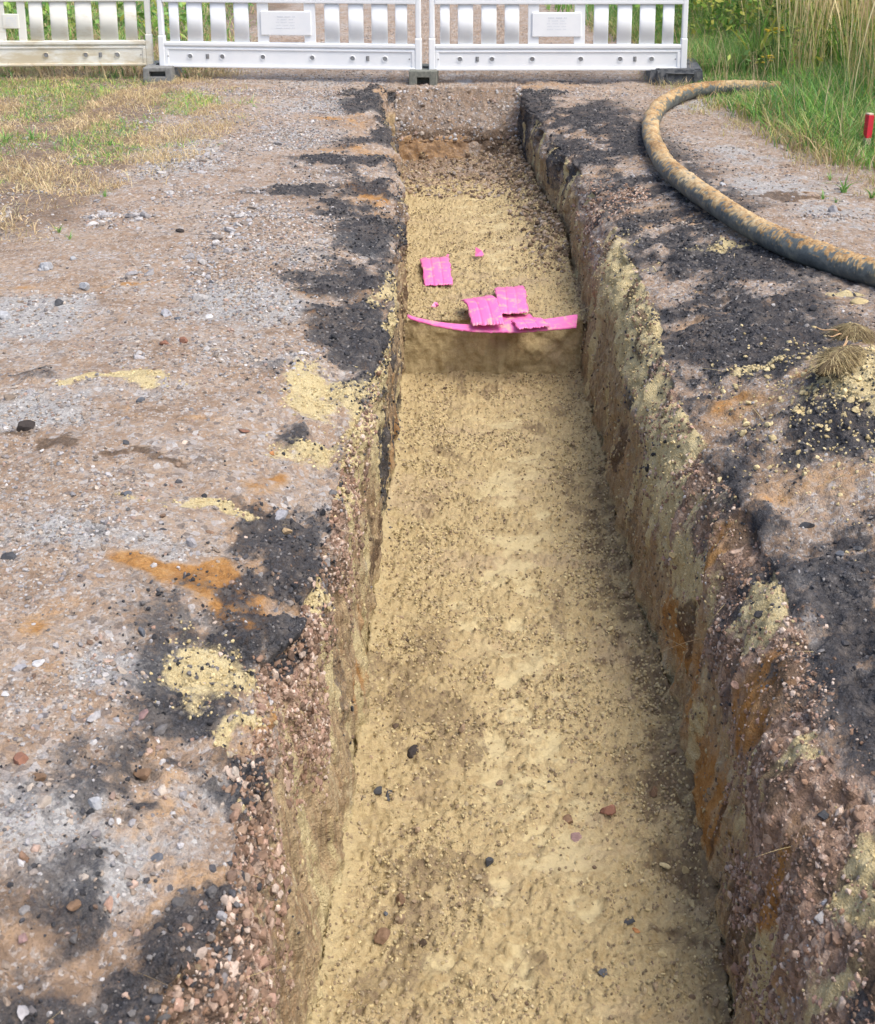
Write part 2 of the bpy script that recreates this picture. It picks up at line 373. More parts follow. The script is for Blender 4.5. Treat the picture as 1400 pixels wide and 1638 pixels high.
for a in [(330,892,115,24,1.5),(385,922,50,36,1.4),(495,450,50,14,.8),(230,460,90,8,.75),(400,732,55,12,.8),(540,190,60,7,.8),(560,240,50,6,.8),(590,300,36,22),(430,1030,30,60,.9),(60,455,60,6,.6),(500,500,40,10,.7),(150,745,150,10,.5),(300,655,120,8,.45),(70,980,120,16,.45),(90,1030,80,26,.5),
          (1310,742,80,14,.7),(1190,620,70,14,.7),(1320,480,40,6,.9),(1290,1170,110,20),(1270,312,45,6,.7),(1190,415,60,5,.8),(1180,460,60,8,.6),(1250,545,60,8,.6),(1300,590,40,8,.9),(1150,750,60,30,.7),(1090,360,30,8,.6),(1030,390,24,10,.6),(1260,1220,60,20,.8)]: gs('ochre', *a)
for a in [(400,480,105,36),(240,1030,110,42),(530,168,90,12),(90,1300,180,80),(40,510,120,40),(40,655,110,40),(120,850,200,26),(480,215,80,14,.9),(300,250,60,40,.8),
          (420,560,100,20,.5),(560,380,60,14,.8),(470,400,80,12,.8),(260,1180,130,40,.6),(420,900,60,20,.7),(1130,165,50,7),(1220,300,120,18,.8),(1330,340,80,24,.8),(1320,520,60,10,.5),(1370,860,60,30,.55),(700,135,110,9,.8),(540,130,120,7,.6),(1180,250,70,14,.7)]: gs('pale', *a)
for a in [(950,300,60,26,.5),(560,290,60,20,.5),(1180,860,90,60,.8),(1230,1010,110,90),(1300,1130,100,50),(1340,1400,120,120),(330,1140,60,30,.35)]: gs('pink', *a)
for a in [(1230,312,60,6,.8),(90,700,90,14,.6),(250,720,120,10,.5)]: gs('dark', *a)
rs = sst(-.12, .02, X-rc)*sst(.95, .35, X-rc)*(X > 0)*(Y < 9.3)*(Y > .5)
ntar = fbm(X*2.6-Y*1.3, Y*3.0+X*1.2, 6, 5, .6)
MASK['tar'] = np.maximum(MASK['tar'], rs*sst(.41, .60, ntar+fine*.25))
MASK['ochre'] = np.maximum(MASK['ochre'], rs*sst(.50, .62, fbm(X*3.1-Y*1.5+9, Y*4.2, 11, 5, .6)+fine*.2)*.62)
MASK['dark'] = np.maximum(MASK['dark'], rs*(.30+.3*(fbm(X*6, Y*7, 2, 4)-.4)))
ls = sst(.12, -.0, X-lc)*sst(-.55, -.1, X-lc)*(X < 0)*(Y < 9)
MASK['tar'] = np.maximum(MASK['tar'], ls*sst(.47, .62, fbm(X*4, Y*3.3, 3, 5, .6)+fine*.2)*.9)
MASK['ochre'] = np.maximum(MASK['ochre'], ls*sst(.52, .66, fbm(X*5+3, Y*4.3, 13, 5, .6)+fine*.2)*.65)
bb = sst(.46, .66, fbm(X*1.3+4, Y*3.6, 9, 5, .6)); MASK['ochre'] = np.maximum(MASK['ochre'], bb*.42*(X < 0)*(X > -2.2)*(Y < 9)*gmask)
lsf = sst(-1.6, -.3, X-lc)*(X < 0)*(Y < 9); MASK['dark'] = np.maximum(MASK['dark'], lsf*sst(.5, .68, fbm(X*1.6, Y*3.3, 5, 5))*.4)
# walls
for a in [(480,1020,-.36,.22,.16),(500,1130,-.36,.2,.15),(450,1000,-.38,.25,.12),(540,770,-.34,.25,.12),(560,850,-.34,.3,.12),(380,1500,-.4,.26,.2),(370,1600,-.4,.2,.25),(350,1560,-.42,.15,.2),
          (1150,860,.62,.5,.14),(1180,950,.62,.5,.18),(1240,1400,.62,.3,.25),(1330,1500,.62,.35,.3),(1250,1200,.62,.2,.16),(1130,800,.62,.3,.12),(1330,1350,.64,.3,.25)]: ws('pink', *a)
for a in [(590,700,-.34,.3,.14),(600,560,-.34,.5,.1),(575,900,-.34,.15,.1),(525,1090,-.35,.05,.1),(500,830,-.35,.12,.12),(540,1250,-.35,.1,.2,.8),
          (965,480,.58,.5,.16),(990,560,.58,.35,.14),(1040,760,.59,.32,.2),(1010,640,.58,.3,.1),(1150,950,.62,.10,.10),(1140,1010,.6,.07,.08),(1300,1430,.62,.06,.06),(1250,1560,.62,.09,.10),(1110,1200,.6,.04,.14),(1180,1270,.6,.02,.13),(1230,1210,.62,.02,.1),(1330,1330,.64,.06,.06),(1060,900,.58,.2,.10),(1100,1400,.6,.08,.10,.9)]: ws('sand', *a)
for a in [(1085,1080,.585,.14,.12),(1120,1300,.59,.2,.2),(1180,1150,.62,.14,.16),(1060,1000,.58,.15,.1),(560,1050,-.34,.2,.08),(440,1180,-.37,.22,.1),(620,700,-.33,.4,.1,.8),(1000,760,.57,.25,.12,.7),(880,330,.62,.5,.2,.8)]: ws('ochre', *a)
for a in [(590,540,-.34,.5,.05),(570,640,-.34,.3,.04),(640,440,-.34,.6,.05,.8),(590,880,-.33,.35,.05,.7),(860,250,.66,.4,.12,.6),(1075,1000,.59,.12,.06),(1180,1480,.59,.2,.16,.7),(985,720,.57,.06,.1)]: ws('dark', *a)
MASK['pink'] = np.where(X < .1, MASK['pink']*sst(-.03, .02, X-lc+fine*.06), MASK['pink'])
zt = np.where(X > .1, -.20-.20*sst(4.6, 3.0, Yc)-.14*(fbm(Y*3.1, Y*0+2, 7, 3)-.5), -.10-.12*sst(4.4, 2.6, Yc))
stn = fbm(Y*8, S*8, 3, 4)
MASK['pink'] = np.maximum(MASK['pink'], wallm*sst(zt-.10, zt+.06, wz)*(X > .1)*sst(5.6, 4.0, Y)*(.62+.5*sst(.35, .6, stn)))
MASK['pink'] = np.maximum(MASK['pink'], wallm*sst(zt-.10, zt+.06, wz)*(X < .1)*sst(4.2, 3.2, Y)*(.2+.7*sst(.38, .6, stn)))
MASK['dark'] = np.maximum(MASK['dark'], wallm*sst(zt-.1, zt, wz)*sst(.55, .68, fbm(Y*5, S*6, 8, 5, .6))*.6)
st = np.clip(wallm*sst(zt, zt-.10, wz+fine*.1), 0, 1)*(1-floorm); MASK['streak'] = st
MASK['sand'] = np.maximum(MASK['sand'], wallm*sst(.60, .74, fbm(Y*11, S*1.6, 4, 4))*(.95-.6*(X > 0)*(Y < 3.4)))
MASK['sand'] = np.maximum(MASK['sand'], np.exp(-np.clip(Z+D2, 0, 9)/.07)*wallm*.95*(Y < YSTEP))
lw = wallm*(X < 0)*sst(.0, -.03, Z)*sst(-.13, -.07, Z)
MASK['tar'] = np.maximum(MASK['tar'], lw*sst(.48, .6, fbm(Y*6, S*9, 5, 4)))
MASK['pale'] = np.where(side > 0, MASK['pale']*.4, MASK['pale'])
# end wall: stony upper part over an ochre band, brown scree on its foot
e1 = endw; MASK['streak'] = np.where(e1 > 0, 0, MASK['streak'])
MASK['pink'] = np.where((e1 > 0) & (wz > -.35), .12, MASK['pink']); MASK['dark'] = np.where((e1 > 0) & (wz > -.36), .50+.3*sst(-.27, -.34, wz), MASK['dark']); MASK['pale'] = np.where(e1 > 0, 0, MASK['pale']); MASK['tar'] = np.where(e1 > 0, 0, MASK['tar'])
MASK['pink'] = np.where((e1 > 0) & (wz <= -.34), 0, MASK['pink']); MASK['ochre'] = np.where((e1 > 0) & (wz <= -.34), np.clip(.72-.7*sst(.5, .75, xr+fine*.3), 0, 1), MASK['ochre'])
MASK['dark'] = np.where((e1 > 0) & (wz <= -.34), sst(.5, .75, xr+fine*.3)*.6, MASK['dark'])
fmask = floorm*(1-(endw > 0)*1.0)
fmask = fmask*(1-.85*sst(YEND-.9, YEND-.45, Y+fine*.9))
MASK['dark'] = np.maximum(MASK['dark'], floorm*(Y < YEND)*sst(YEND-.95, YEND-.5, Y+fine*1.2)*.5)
MASK['ochre'] = np.maximum(MASK['ochre'], floorm*(Y < YEND)*sst(YEND-1.0, YEND-.6, Y+fine*.8)*.5)
MASK['dark'] = np.maximum(MASK['dark'], np.clip(heap*1.5, 0, 1)*(.35+.5*(fine > 0)))
flo = fbm(X*7+5, Y*5, 13, 4)
MASK['dark'] = np.maximum(MASK['dark'], floorm*(Y < YSTEP)*sst(.60, .72, flo+.10*np.abs(xr-.5))*.5)
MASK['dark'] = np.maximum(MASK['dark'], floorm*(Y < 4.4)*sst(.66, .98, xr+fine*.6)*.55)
MASK['dark'] = np.maximum(MASK['dark'], floorm*(Y < 3.4)*sst(.42, .25, xr)*sst(.02, .10, xr)*sst(.44, .62, fbm(X*8, Y*10, 2, 5, .6))*.5)
MASK['dark'] = np.maximum(MASK['dark'], floorm*(Y < YSTEP)*sst(.52, .66, fbm(X*16, Y*26, 6, 5, .62))*.42)
gz = sst(-1.5, -2.0, wx+.10*np.clip(Y-6, 0, 4))*sst(4.2, 5.4, wy)   # grassy verge on the left: darker soil
MASK['dark'] = np.maximum(MASK['dark'], gz*.52*gmask); MASK['dark'] = np.maximum(MASK['dark'], sst(2.1, 2.5, X)*.8*gmask)
gpale = sst(.56, .68, fbm(X*2.2, Y*1.4, 3, 4))*.4*gmask*(X < 2.2)*(np.abs(X) < 6)
MASK['pale'] = np.maximum(MASK['pale'], gpale*sst(-.1, -.5, X-lc)+gpale*.5*(X > 0))

# ------------------------------------------------------------ relief
lowd = sst(12, 5, Y)
rg = (fbm(X*9, Y*9, 2, 3)-.5)*.022+(fbm(X*34, Y*34, 5, 3)-.5)*.012
rg += MASK['tar']*(fbm(X*13, Y*13, 9, 5, .6)-.42)*.050
rg += (fbm(X*110, Y*110, 8, 2)-.5)*.005*(1+1.2*MASK['tar'])
edge = np.clip(1-np.minimum(np.abs(X-lc), np.abs(X-rc))/.35, 0, 1)
lipn = np.exp(-((X-lc+.03)/.06)**2)*(X < .1)
rg += lipn*(MASK['tar']*(.010+.03*fbm(X*12, Y*16, 4, 4))+(fbm(X*9, Y*11, 12, 4)-.5)*.035)
rg += edge*((fbm(X*16, Y*16, 6, 4)-.5)*.055+(fbm(X*5, Y*5, 7, 3)-.5)*.05)
rw = (fbm(Y*12, S*4.5, 3, 5, .58)-.5)*.065+(fbm(Y*24, S*22, 13, 4, .6)-.5)*.028+(fbm(Y*38, S*3.4, 4, 4)-.5)*.014+(fbm(Y*60, S*7, 7, 3)-.5)*.012+(fbm(Y*5, S*5, 9, 2)-.5)*.03
rw += sst(-.42, -.1, Z)*((fbm(Y*9, S*9, 10, 4)-.5)*.075+(fbm(Y*38, S*38, 12, 3)-.5)*.028)
# footprints on the floor
smooth = np.zeros((NR, NCOL)); tread = np.zeros((NR, NCOL))
feet = [(815,1090,.1),(870,1050,-.1),(830,1145,.1),(785,1190,0),(885,1195,.05),(872,1272,-.1),(800,1265,0),(860,1345,0),(800,1420,.05),(935,1455,-.15),(830,1545,.1),
        (855,880,0),(845,945,.1),(830,1000,0),(860,720,0),(860,820,.1),(790,925,-.1),(780,790,.1),(700,1560,.2),(750,1000,0),(740,960,0)]
for i, (px, py, ro) in enumerate(feet):
    c = G(px, py, -D2); dx = X-c[0]; dy = Y-c[1]; ca, sa = math.cos(ro), math.sin(ro); u = dx*ca+dy*sa; v = -dx*sa+dy*ca
    q = (np.abs(u)/.046)**2.4+(np.abs(v)/.055)**2.4+(fbm(X*14, Y*26, i, 5, .65)-.5)*4.2; m = sst(1.7, .1, q)*floorm*(.35+.65*sst(.35, .6, fbm(X*25, Y*40, i+3, 3)))
    smooth = np.maximum(smooth, m)
    if i % 3 != 0: tread += sst(1.5, .8, (np.abs(u)/.046)**2.4+(np.abs(v)/.055)**2.4)*floorm*sst(.1, .5, np.abs(np.sin(v*2*math.pi/.030+np.sign(u)*u*9)))*(.010 if i in (5, 9, 10, 12, 16) else .005)*(vn(X*20, Y*20, i) > .35)
    Z_ = m*.010; tread -= Z_
    rim = np.exp(-((q-1.4)/.3)**2)*floorm; tread += rim*.0025
smooth = np.maximum(smooth, floorm*sst(.50, .68, fbm(X*6, Y*11, 14, 5, .62))*sst(.32, .06, np.abs(xr-.55))*.8)
smooth = np.maximum(smooth, floorm*sst(.08, .01, xr+(fbm(X*9, Y*9, 4, 4)-.5)*.10)*(Y < YSTEP)*.55)
fr = (fbm(X*8, Y*8, 4, 3)-.5)*.03+(fbm(X*30, Y*30, 6, 3)-.5)*.016*(1-.8*smooth)
cr = fbm(X*75, Y*75, 11, 3); fr += np.clip(cr-.47, 0, 1)*.05*(1-.85*smooth)+(fbm(X*150, Y*150, 3, 2)-.5)*.010*(1-.8*smooth)
fr += tread
MASK['pale'] = np.where(floorm > 0, smooth*.85, MASK['pale'])
disp = np.where(floorm > 0, fr, np.where(wallm > 0, rw, rg))
disp = np.where((endw > 0) | (stepw > 0), (fbm(X*18, Z*18, 4, 4)-.5)*.035, disp)
disp += np.where(stepw > 0, (fbm(X*9, Z*4+3, 5, 3)-.5)*.05*sst(-D1-.02, -D1-.12, Z), 0)
k = sst(.02, .10, np.abs(Y-YSTEP))*.0+1
disp *= np.where(Y > 18, .0, 1)
P = P+N*disp[:, :, None]
X, Y, Z = P[:, :, 0], P[:, :, 1], P[:, :, 2]
N = normals(P)

idx = np.arange(NR*NCOL).reshape(NR, NCOL)
q = np.stack([idx[:-1, :-1], idx[:-1, 1:], idx[1:, 1:], idx[1:, :-1]], 2).reshape(-1, 4)
me = raw_mesh('ground', P.reshape(-1, 3), q.ravel(), np.arange(len(q))*4, True)
fl_ = np.clip(fmask, 0, 1); fl_ = np.where(stepw > 0, 1, fl_)
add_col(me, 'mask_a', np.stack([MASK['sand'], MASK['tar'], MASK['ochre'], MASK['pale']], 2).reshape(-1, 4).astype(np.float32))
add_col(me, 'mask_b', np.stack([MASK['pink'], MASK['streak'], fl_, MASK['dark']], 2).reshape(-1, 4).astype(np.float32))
ground = link('ground', me, M_EARTH); tag(ground, kind='structure')

def hgt(x, y):                                   # height of the undisturbed ground (outside the trench)
    return (fbm(np.asarray(x)*1.1+3, np.asarray(y)*1.1, 1, 3)-.5)*.05+bank(np.asarray(x, float), np.asarray(y, float))*(np.asarray(x) > 1)
FP = P.reshape(-1, 3); FN = N.reshape(-1, 3)
vis = ((Y > 1.15) & (Y < 13)).ravel()
pxs = FP[:, 0]*F/(FP[:, 1]*CP+(HC-FP[:, 2])*SP+1e-9)+PX0; vis &= (pxs > -120) & (pxs < 1520)

# ------------------------------------------------------------ stones
def ico(sub):
    bm = bmesh.new(); bmesh.ops.create_icosphere(bm, subdivisions=sub, radius=1)
    v = np.array([x.co[:] for x in bm.verts]); f = np.array([[q.index for q in t.verts] for t in bm.faces]); bm.free(); return v, f
ICO = {1: ico(1), 2: ico(2), 3: ico(3)}
def rocks(pos, nor, rad, colr, sub=1, sink=.25, flat=.65, rough=.28):
    n = len(pos); bv, bf = ICO[sub]; k = len(bv)
    ax = rng.normal(size=(n, 3)); ax /= np.linalg.norm(ax, axis=1, keepdims=True)
    r = 1+(rng.random((n, k))-.5)*rough*2
    v = bv[None]*r[:, :, None]
    if sub > 1:                                    # planed facets
        for j in range(9):
            d = rng.normal(size=(n, 3)); d /= np.linalg.norm(d, axis=1, keepdims=True); h = .50+.32*rng.random((n, 1))
            pr = np.einsum('nkc,nc->nk', v, d); ov = np.clip(pr-h, 0, None); v = v-ov[:, :, None]*d[:, None]
    s = np.stack([.8+.6*rng.random(n), .7+.5*rng.random(n), flat*(.7+.6*rng.random(n))], 1)
    v = v*s[:, None, :]
    up = nor+rng.normal(size=(n, 3))*.25; up /= np.linalg.norm(up, axis=1, keepdims=True)
    t1 = np.cross(up, ax); t1 /= np.linalg.norm(t1, axis=1, keepdims=True); t2 = np.cross(up, t1)
    v = (v[:, :, 0:1]*t1[:, None]+v[:, :, 1:2]*t2[:, None]+v[:, :, 2:3]*up[:, None])*rad[:, None, None]
    if n > 1: pos = pos+(t1*rng.normal(size=(n, 1))+t2*rng.normal(size=(n, 1)))*np.minimum(.004, rad*1.2)[:, None]
    v = v+(pos+nor*(rad*(flat-sink*2)*.5)[:, None])[:, None]
    f = bf[None]+(np.arange(n)*k)[:, None, None]
    return v.reshape(-1, 3), f.reshape(-1, 3), np.repeat(colr, k, 0)
def stuff_rocks(name, label, groups):
    V, Fc, C_, off = [], [], [], 0
    for g in groups:
        v, f, c = rocks(*g[:4], **g[4]); V.append(v); Fc.append(f+off); C_.append(c); off += len(v)
    V = np.concatenate(V); Fc = np.concatenate(Fc); C_ = np.concatenate(C_)
    me = raw_mesh(name, V, Fc.ravel(), np.arange(len(Fc))*3, False, C_.astype(np.float32))
    o = link(name, me, M_STONE); tag(o, label, name.replace('_', ' '), kind='stuff'); return o
PAL_G = np.array([(.38,.39,.42),(.29,.30,.33),(.52,.52,.53),(.22,.20,.19),(.30,.24,.19),(.36,.30,.25),(.15,.155,.18),(.34,.24,.20),(.44,.39,.34),(.20,.16,.13)])
PAL_G = PAL_G*.72+np.array([.30,.24,.185])*.28
PAL_P = np.array([(.34,.235,.20),(.26,.18,.145),(.42,.33,.29),(.20,.14,.11),(.50,.43,.40),(.30,.225,.18),(.16,.115,.095),(.24,.16,.12)])
PAL_P = PAL_P*np.array([1.0, .94, .84])
PAL_T = np.array([(.03,.031,.035),(.05,.05,.055),(.08,.08,.088),(.12,.115,.115),(.04,.04,.045),(.19,.18,.175)])
PAL_S = np.array([(.44,.36,.20),(.48,.40,.23),(.40,.32,.17),(.36,.28,.15),(.27,.205,.13),(.38,.31,.20),(.25,.19,.12)])
PAL_D = np.array([(.17,.12,.08),(.25,.18,.12),(.11,.078,.055),(.32,.24,.16)])
def pick(dens, n): p = np.clip(dens*vis, 0, None); p = p/p.sum(); return rng.choice(len(p), n, p=p)
def radii(ii, lo, hi, a=2.2):
    yy = FP[ii, 1]; u = rng.random(len(ii)); r0 = np.maximum(lo, .0010*yy); return np.minimum(hi, r0*(1-u)**(-1/a))
def cols(ii, pal): c = pal[rng.integers(0, len(pal), len(ii))]; return c*(.75+.5*rng.random((len(ii), 1)))
A = {k: np.clip(v, 0, 1).ravel() for k, v in MASK.items()}
Xf, Yf, Zf = FP[:, 0], FP[:, 1], FP[:, 2]; gm = gmask.ravel(); fm = fl_.ravel()
clump = fbm(X*3, Y*2.4, 15, 4).ravel(); clump2 = sst(.5, .66, clump)
onpath = (Xf < 2.15+.2*(clump-.5))*1.0
dens = gm*onpath*(.10+1.3*clump2+1.6*A['pale'])*(1-.85*A['sand'])*(1-.97*np.clip(A['tar']*1.3, 0, 1))*(.4+.6*sst(.02, .3, np.minimum(np.abs(Xf-np.interp(Yf, RY, lc[:, 0])), np.abs(Xf-np.interp(Yf, RY, rc[:, 0])))))
groups = []
dens = dens*(.35+.65*sst(-.3, -.9, Xf))
ii = pick(dens, 24000); groups.append((FP[ii], FN[ii], radii(ii, .0016, .0075, 2.6), cols(ii, PAL_G), dict(sub=1)))
ii = pick(dens*(.3+A['pale']), 900); groups.append((FP[ii], FN[ii], radii(ii, .0045, .017, 3), cols(ii, PAL_G), dict(sub=2)))
dl = gm*(Xf < -1.0)*sst(3, 4, Yf)*sst(9, 5, Yf)*(.1+clump2)
ii = pick(dl*clump2, 650); groups.append((FP[ii], FN[ii], radii(ii, .009, .030, 2.8), cols(ii, PAL_G[:4]), dict(sub=2)))
gravel = stuff_rocks('gravel', 'loose grey gravel and stones strewn over the path', groups)
groups = []
notfloor = (fm < .4)
dp = A['pink']*notfloor*(1-.8*A['sand'])*(Yf < 7)
ii = pick(dp*(.25+sst(.4, .6, fbm(X*9, Y*9+Z*9, 3, 4).ravel())), 24000); groups.append((FP[ii], FN[ii], radii(ii, .0018, .008, 2.6), cols(ii, PAL_P), dict(sub=1, sink=.6, flat=.8)))
ii = pick(dp*(.1+clump2), 2200); groups.append((FP[ii], FN[ii], radii(ii, .004, .012), cols(ii, PAL_P), dict(sub=2, sink=.4, flat=.8)))
de = endw.ravel()*((Zf > -.34)+.35*(Xf > .15))
ii = pick(de, 1500); groups.append((FP[ii], FN[ii], .005+.012*rng.random(len(ii))**3, cols(ii, np.concatenate([PAL_G, PAL_G, PAL_D])), dict(sub=1)))
dn = gm*(Yf < 3.2)*(Xf < 0)*(A['tar']*.6+.5)*sst(-1.3, -.35, Xf-0)
ii = pick(dn, 900); groups.append((FP[ii], FN[ii], radii(ii, .003, .010), cols(ii, np.concatenate([PAL_T, PAL_T, PAL_G, PAL_P])), dict(sub=2, flat=.8, sink=.4)))
stuff_rocks('embedded_pebbles', 'reddish brown pebbles packed in the cut layers of the trench edge', groups)
groups = []
ii = pick(A['tar']*gm+.3*A['tar'], 12000); groups.append((FP[ii], FN[ii], radii(ii, .0014, .006, 2.8), cols(ii, PAL_T), dict(sub=1, flat=.8)))
ii = pick(A['tar'], 350); groups.append((FP[ii], FN[ii], radii(ii, .005, .014), cols(ii, PAL_T), dict(sub=2, flat=.8)))
stuff_rocks('asphalt_crumbs', 'black asphalt crumbs heaped along both lips of the trench', groups)
groups = []
sm_ = smooth.ravel(); fe = (np.exp(-np.abs(Xf-np.interp(Yf, RY, rf[:, 0]))/.10)+.6*np.exp(-np.abs(Xf-np.interp(Yf, RY, lf[:, 0]))/.08))
dfl = floorm.ravel()*(stepw.ravel() == 0)*(1-.93*sm_)*(.3+fe*(.25+.75*(Xf > 0))+1.2*sst(.46, .62, fbm(X*9, Y*12, 8, 4).ravel()))*(Yf < YEND)
ii = pick(dfl, 32000); groups.append((FP[ii], FN[ii], radii(ii, .0011, .0050, 2.8), cols(ii, PAL_S), dict(sub=1, flat=.75)))
ii = pick(dfl*(.2+A['dark']), 900); groups.append((FP[ii], FN[ii], radii(ii, .0035, .012, 2.6), cols(ii, np.concatenate([PAL_S, PAL_D])), dict(sub=2, flat=.75)))
dsc = floorm.ravel()*(Yf < YEND)*((Yf > YEND-1.0)*.5+heap.ravel()*2)
ii = pick(dsc, 1800); groups.append((FP[ii], FN[ii], radii(ii, .004, .016, 2.4), cols(ii, np.concatenate([PAL_D, PAL_D, PAL_G[3:6]])), dict(sub=1, flat=.8)))
dw = wallm.ravel()*(1-A['pink'])*(Zf > -.7)*(Yf < 8)
ii = pick(dw, 6000); groups.append((FP[ii], FN[ii], radii(ii, .002, .007), cols(ii, np.concatenate([PAL_S, PAL_D])), dict(sub=1, sink=.4)))
cpl = G(1400, 640); dpi = gm*np.exp(-(((Xf-cpl[0])/.30)**2+((Yf-cpl[1])/.35)**2))
ii = pick(dpi, 1100); groups.append((FP[ii], FN[ii], radii(ii, .0025, .012, 2.6), cols(ii, PAL_S[:3]*1.15), dict(sub=2, flat=.8, rough=.15)))
ds = A['sand']*gm*(Yf < 7); ii = pick(ds, 4000); groups.append((FP[ii], FN[ii], radii(ii, .0012, .0045), cols(ii, PAL_S[:3]*1.15), dict(sub=1, flat=.8)))
stuff_rocks('sand_clods', 'crumbs and small clods of yellow sand on trench floor and rims', groups)

from mathutils.bvhtree import BVHTree
def near_z(x, y):                                # surface height of the built ground at x, y (top surface)
    i = int(np.searchsorted(RY, y)); i = min(max(i, 1), NR-1); d = np.abs(X[i]-x)+np.abs(Y[i]-y)
    j = int(np.argmin(d)); return float(Z[i, j])
# stones one can point at: (px, py, width in photo pixels, plane, colour, flatness, label)
C_ = dict(dark=(.045,.038,.036), slate=(.065,.068,.075), blue=(.11,.12,.14), grey=(.30,.30,.32), pale=(.36,.37,.39), white=(.50,.50,.51), brown=(.19,.12,.075), red=(.25,.125,.085), orange=(.40,.19,.08), tan=(.40,.29,.17), mauve=(.26,.17,.16))
ST = [
(42,684,44,0,'dark',.8,'large dark brown rock lying among pale gravel near the left frame edge'),
(75,434,32,0,'pale',.8,'chunky pale grey stone, biggest of the stones below the dry grass on the left'),
(136,465,25,0,'pale',.6,'flat pale grey stone right of and below the chunky one on the left verge'),
(95,489,20,0,'slate',.8,'dark grey stone between pale ones on the left verge'),
(8,508,24,0,'pale',.7,'pale stone cut by the left frame edge, level with the pink sheets'),
(266,502,21,0,'grey',.7,'grey angular stone alone on the tan strip of the left path'),
(284,510,12,0,'blue',.7,'small blue-grey stone touching ground just right of the grey angular stone'),
(288,371,17,0,'dark',.9,'dark upright stone in the gravel of the left path, level with the far pink sheet'),
(119,420,13,0,'pale',.7,'small pale stone right above the chunky one on the left verge'),
(335,503,14,0,'white',.5,'small whitish stone on the tan strip left of the black asphalt patch'),
(204,785,15,0,'blue',.7,'small rounded blue-grey stone left of the thin yellow sand smear'),
(457,795,24,0,'tan',.7,'ochre stone perched on the left lip above the orange soil patch'),
(449,777,34,0,'grey',.4,'flat grey slab on the left lip just behind the ochre stone'),
(14,887,34,0,'slate',.35,'flat dark slate at the left frame edge level with the orange soil patch'),
(225,642,13,0,'blue',.7,'small blue-grey pebble below the long yellow sand streak on the left path'),
(388,669,22,0,'red',.35,'thin reddish chip left of the lower yellow sand patch'),
(434,689,11,0,'orange',.8,'orange pebble lying on the lower yellow sand patch'),
(202,706,15,0,'slate',.5,'flat dark pebble below the long yellow sand streak'),
(29,1191,38,0,'red',.6,'brick red stone close to the left frame edge'),
(60,1214,26,0,'brown',.8,'brown rounded stone just right below the brick red stone'),
(60,1047,22,0,'white',.5,'white flat pebble on the brownish ground left of the pale chippings'),
(30,1059,20,0,'grey',.7,'grey pebble left below the white flat pebble'),
(7,1099,14,0,'white',.6,'white pebble cut by the left frame edge'),
(225,976,18,0,'blue',.8,'blue-grey pebble below the orange soil patch'),
(224,1094,26,0,'mauve',.45,'long pinkish stone lying on the black crumbs of the left bank'),
(224,1172,30,0,'brown',.8,'dark brown round stone between pale chippings on the left bank'),
(243,1285,26,0,'blue',.55,'slate blue angular stone on the lower left bank'),
(113,1398,28,0,'brown',.5,'brown elongated stone at the edge of the big black asphalt heap'),
(149,1238,28,0,'pale',.7,'pale grey stone below the dark brown round one on the left bank'),
(30,1446,20,0,'mauve',.7,'mauve pebble on the big black asphalt heap'),
(662,1206,24,-1,'dark',.6,'dark crumbly clod near the left side of the trench floor'),
(606,1271,22,-1,'slate',.5,'flat dark stone at the foot of the left trench wall'),
(623,1277,18,-1,'slate',.4,'thin dark flake touching the right end of the flat dark stone in the trench'),
(910,1317,22,-1,'brown',.6,'brown stone on the trench floor left of the redder one'),
(973,1312,26,-1,'red',.6,'reddish brown blocky stone on the right half of the trench floor'),
(923,1337,24,-1,'mauve',.3,'flat mauve flake just below the brown stone in the trench'),
(783,1386,18,-1,'slate',.8,'dark angular stone in the middle of the trench floor'),
(641,1446,19,-1,'brown',.7,'small olive brown pebble left of the middle of the trench floor'),
(612,1505,25,-1,'brown',.7,'larger brown stone low on the left of the trench floor'),
(964,1559,18,-1,'blue',.9,'rounded dark blue-grey stone near the bottom of the trench floor'),
(1008,1480,17,-1,'slate',.6,'dark stone beside the small orange chip in the trench'),
(1017,1488,15,-1,'orange',.35,'small bright orange brick chip in the trench'),
(1046,1273,18,-1,'brown',.9,'brown clod near the foot of the right trench wall'),
(880,1246,10,-1,'slate',.7,'tiny dark stone above the ribbed boot print'),
(617,1462,9,-1,'blue',.6,'tiny blue chip below the olive brown pebble in the trench'),
(1157,292,17,0,'pale',.7,'light grey stone lying alone right of the hose'),
(1333,339,20,0,'grey',.9,'grey-brown rock on the right path near the grass'),
(1340,334,14,0,'brown',.8,'brown rock leaning on the grey-brown one near the grass'),
(1295,775,26,0,'slate',.5,'dark flat stone on the grey ground below the sand pile'),
(1350,822,18,0,'blue',.4,'blue-grey chip, left one of a close pair on the right bank'),
(1378,821,18,0,'slate',.4,'dark grey chip, right one of a close pair on the right bank'),
(1330,1145,28,0,'slate',.6,'black stone above the rusty soil of the right bank'),
(1268,492,12,0,'blue',.5,'small blue-grey chip left of the upper root clump'),
(1290,540,10,0,'orange',.7,'small orange crumb below and left of the upper root clump'),
(263,552,15,0,'red',.7,'rust red clod, left one of two on the left path'),
(293,549,16,0,'red',.7,'rust red clod, right one of two on the left path'),
]
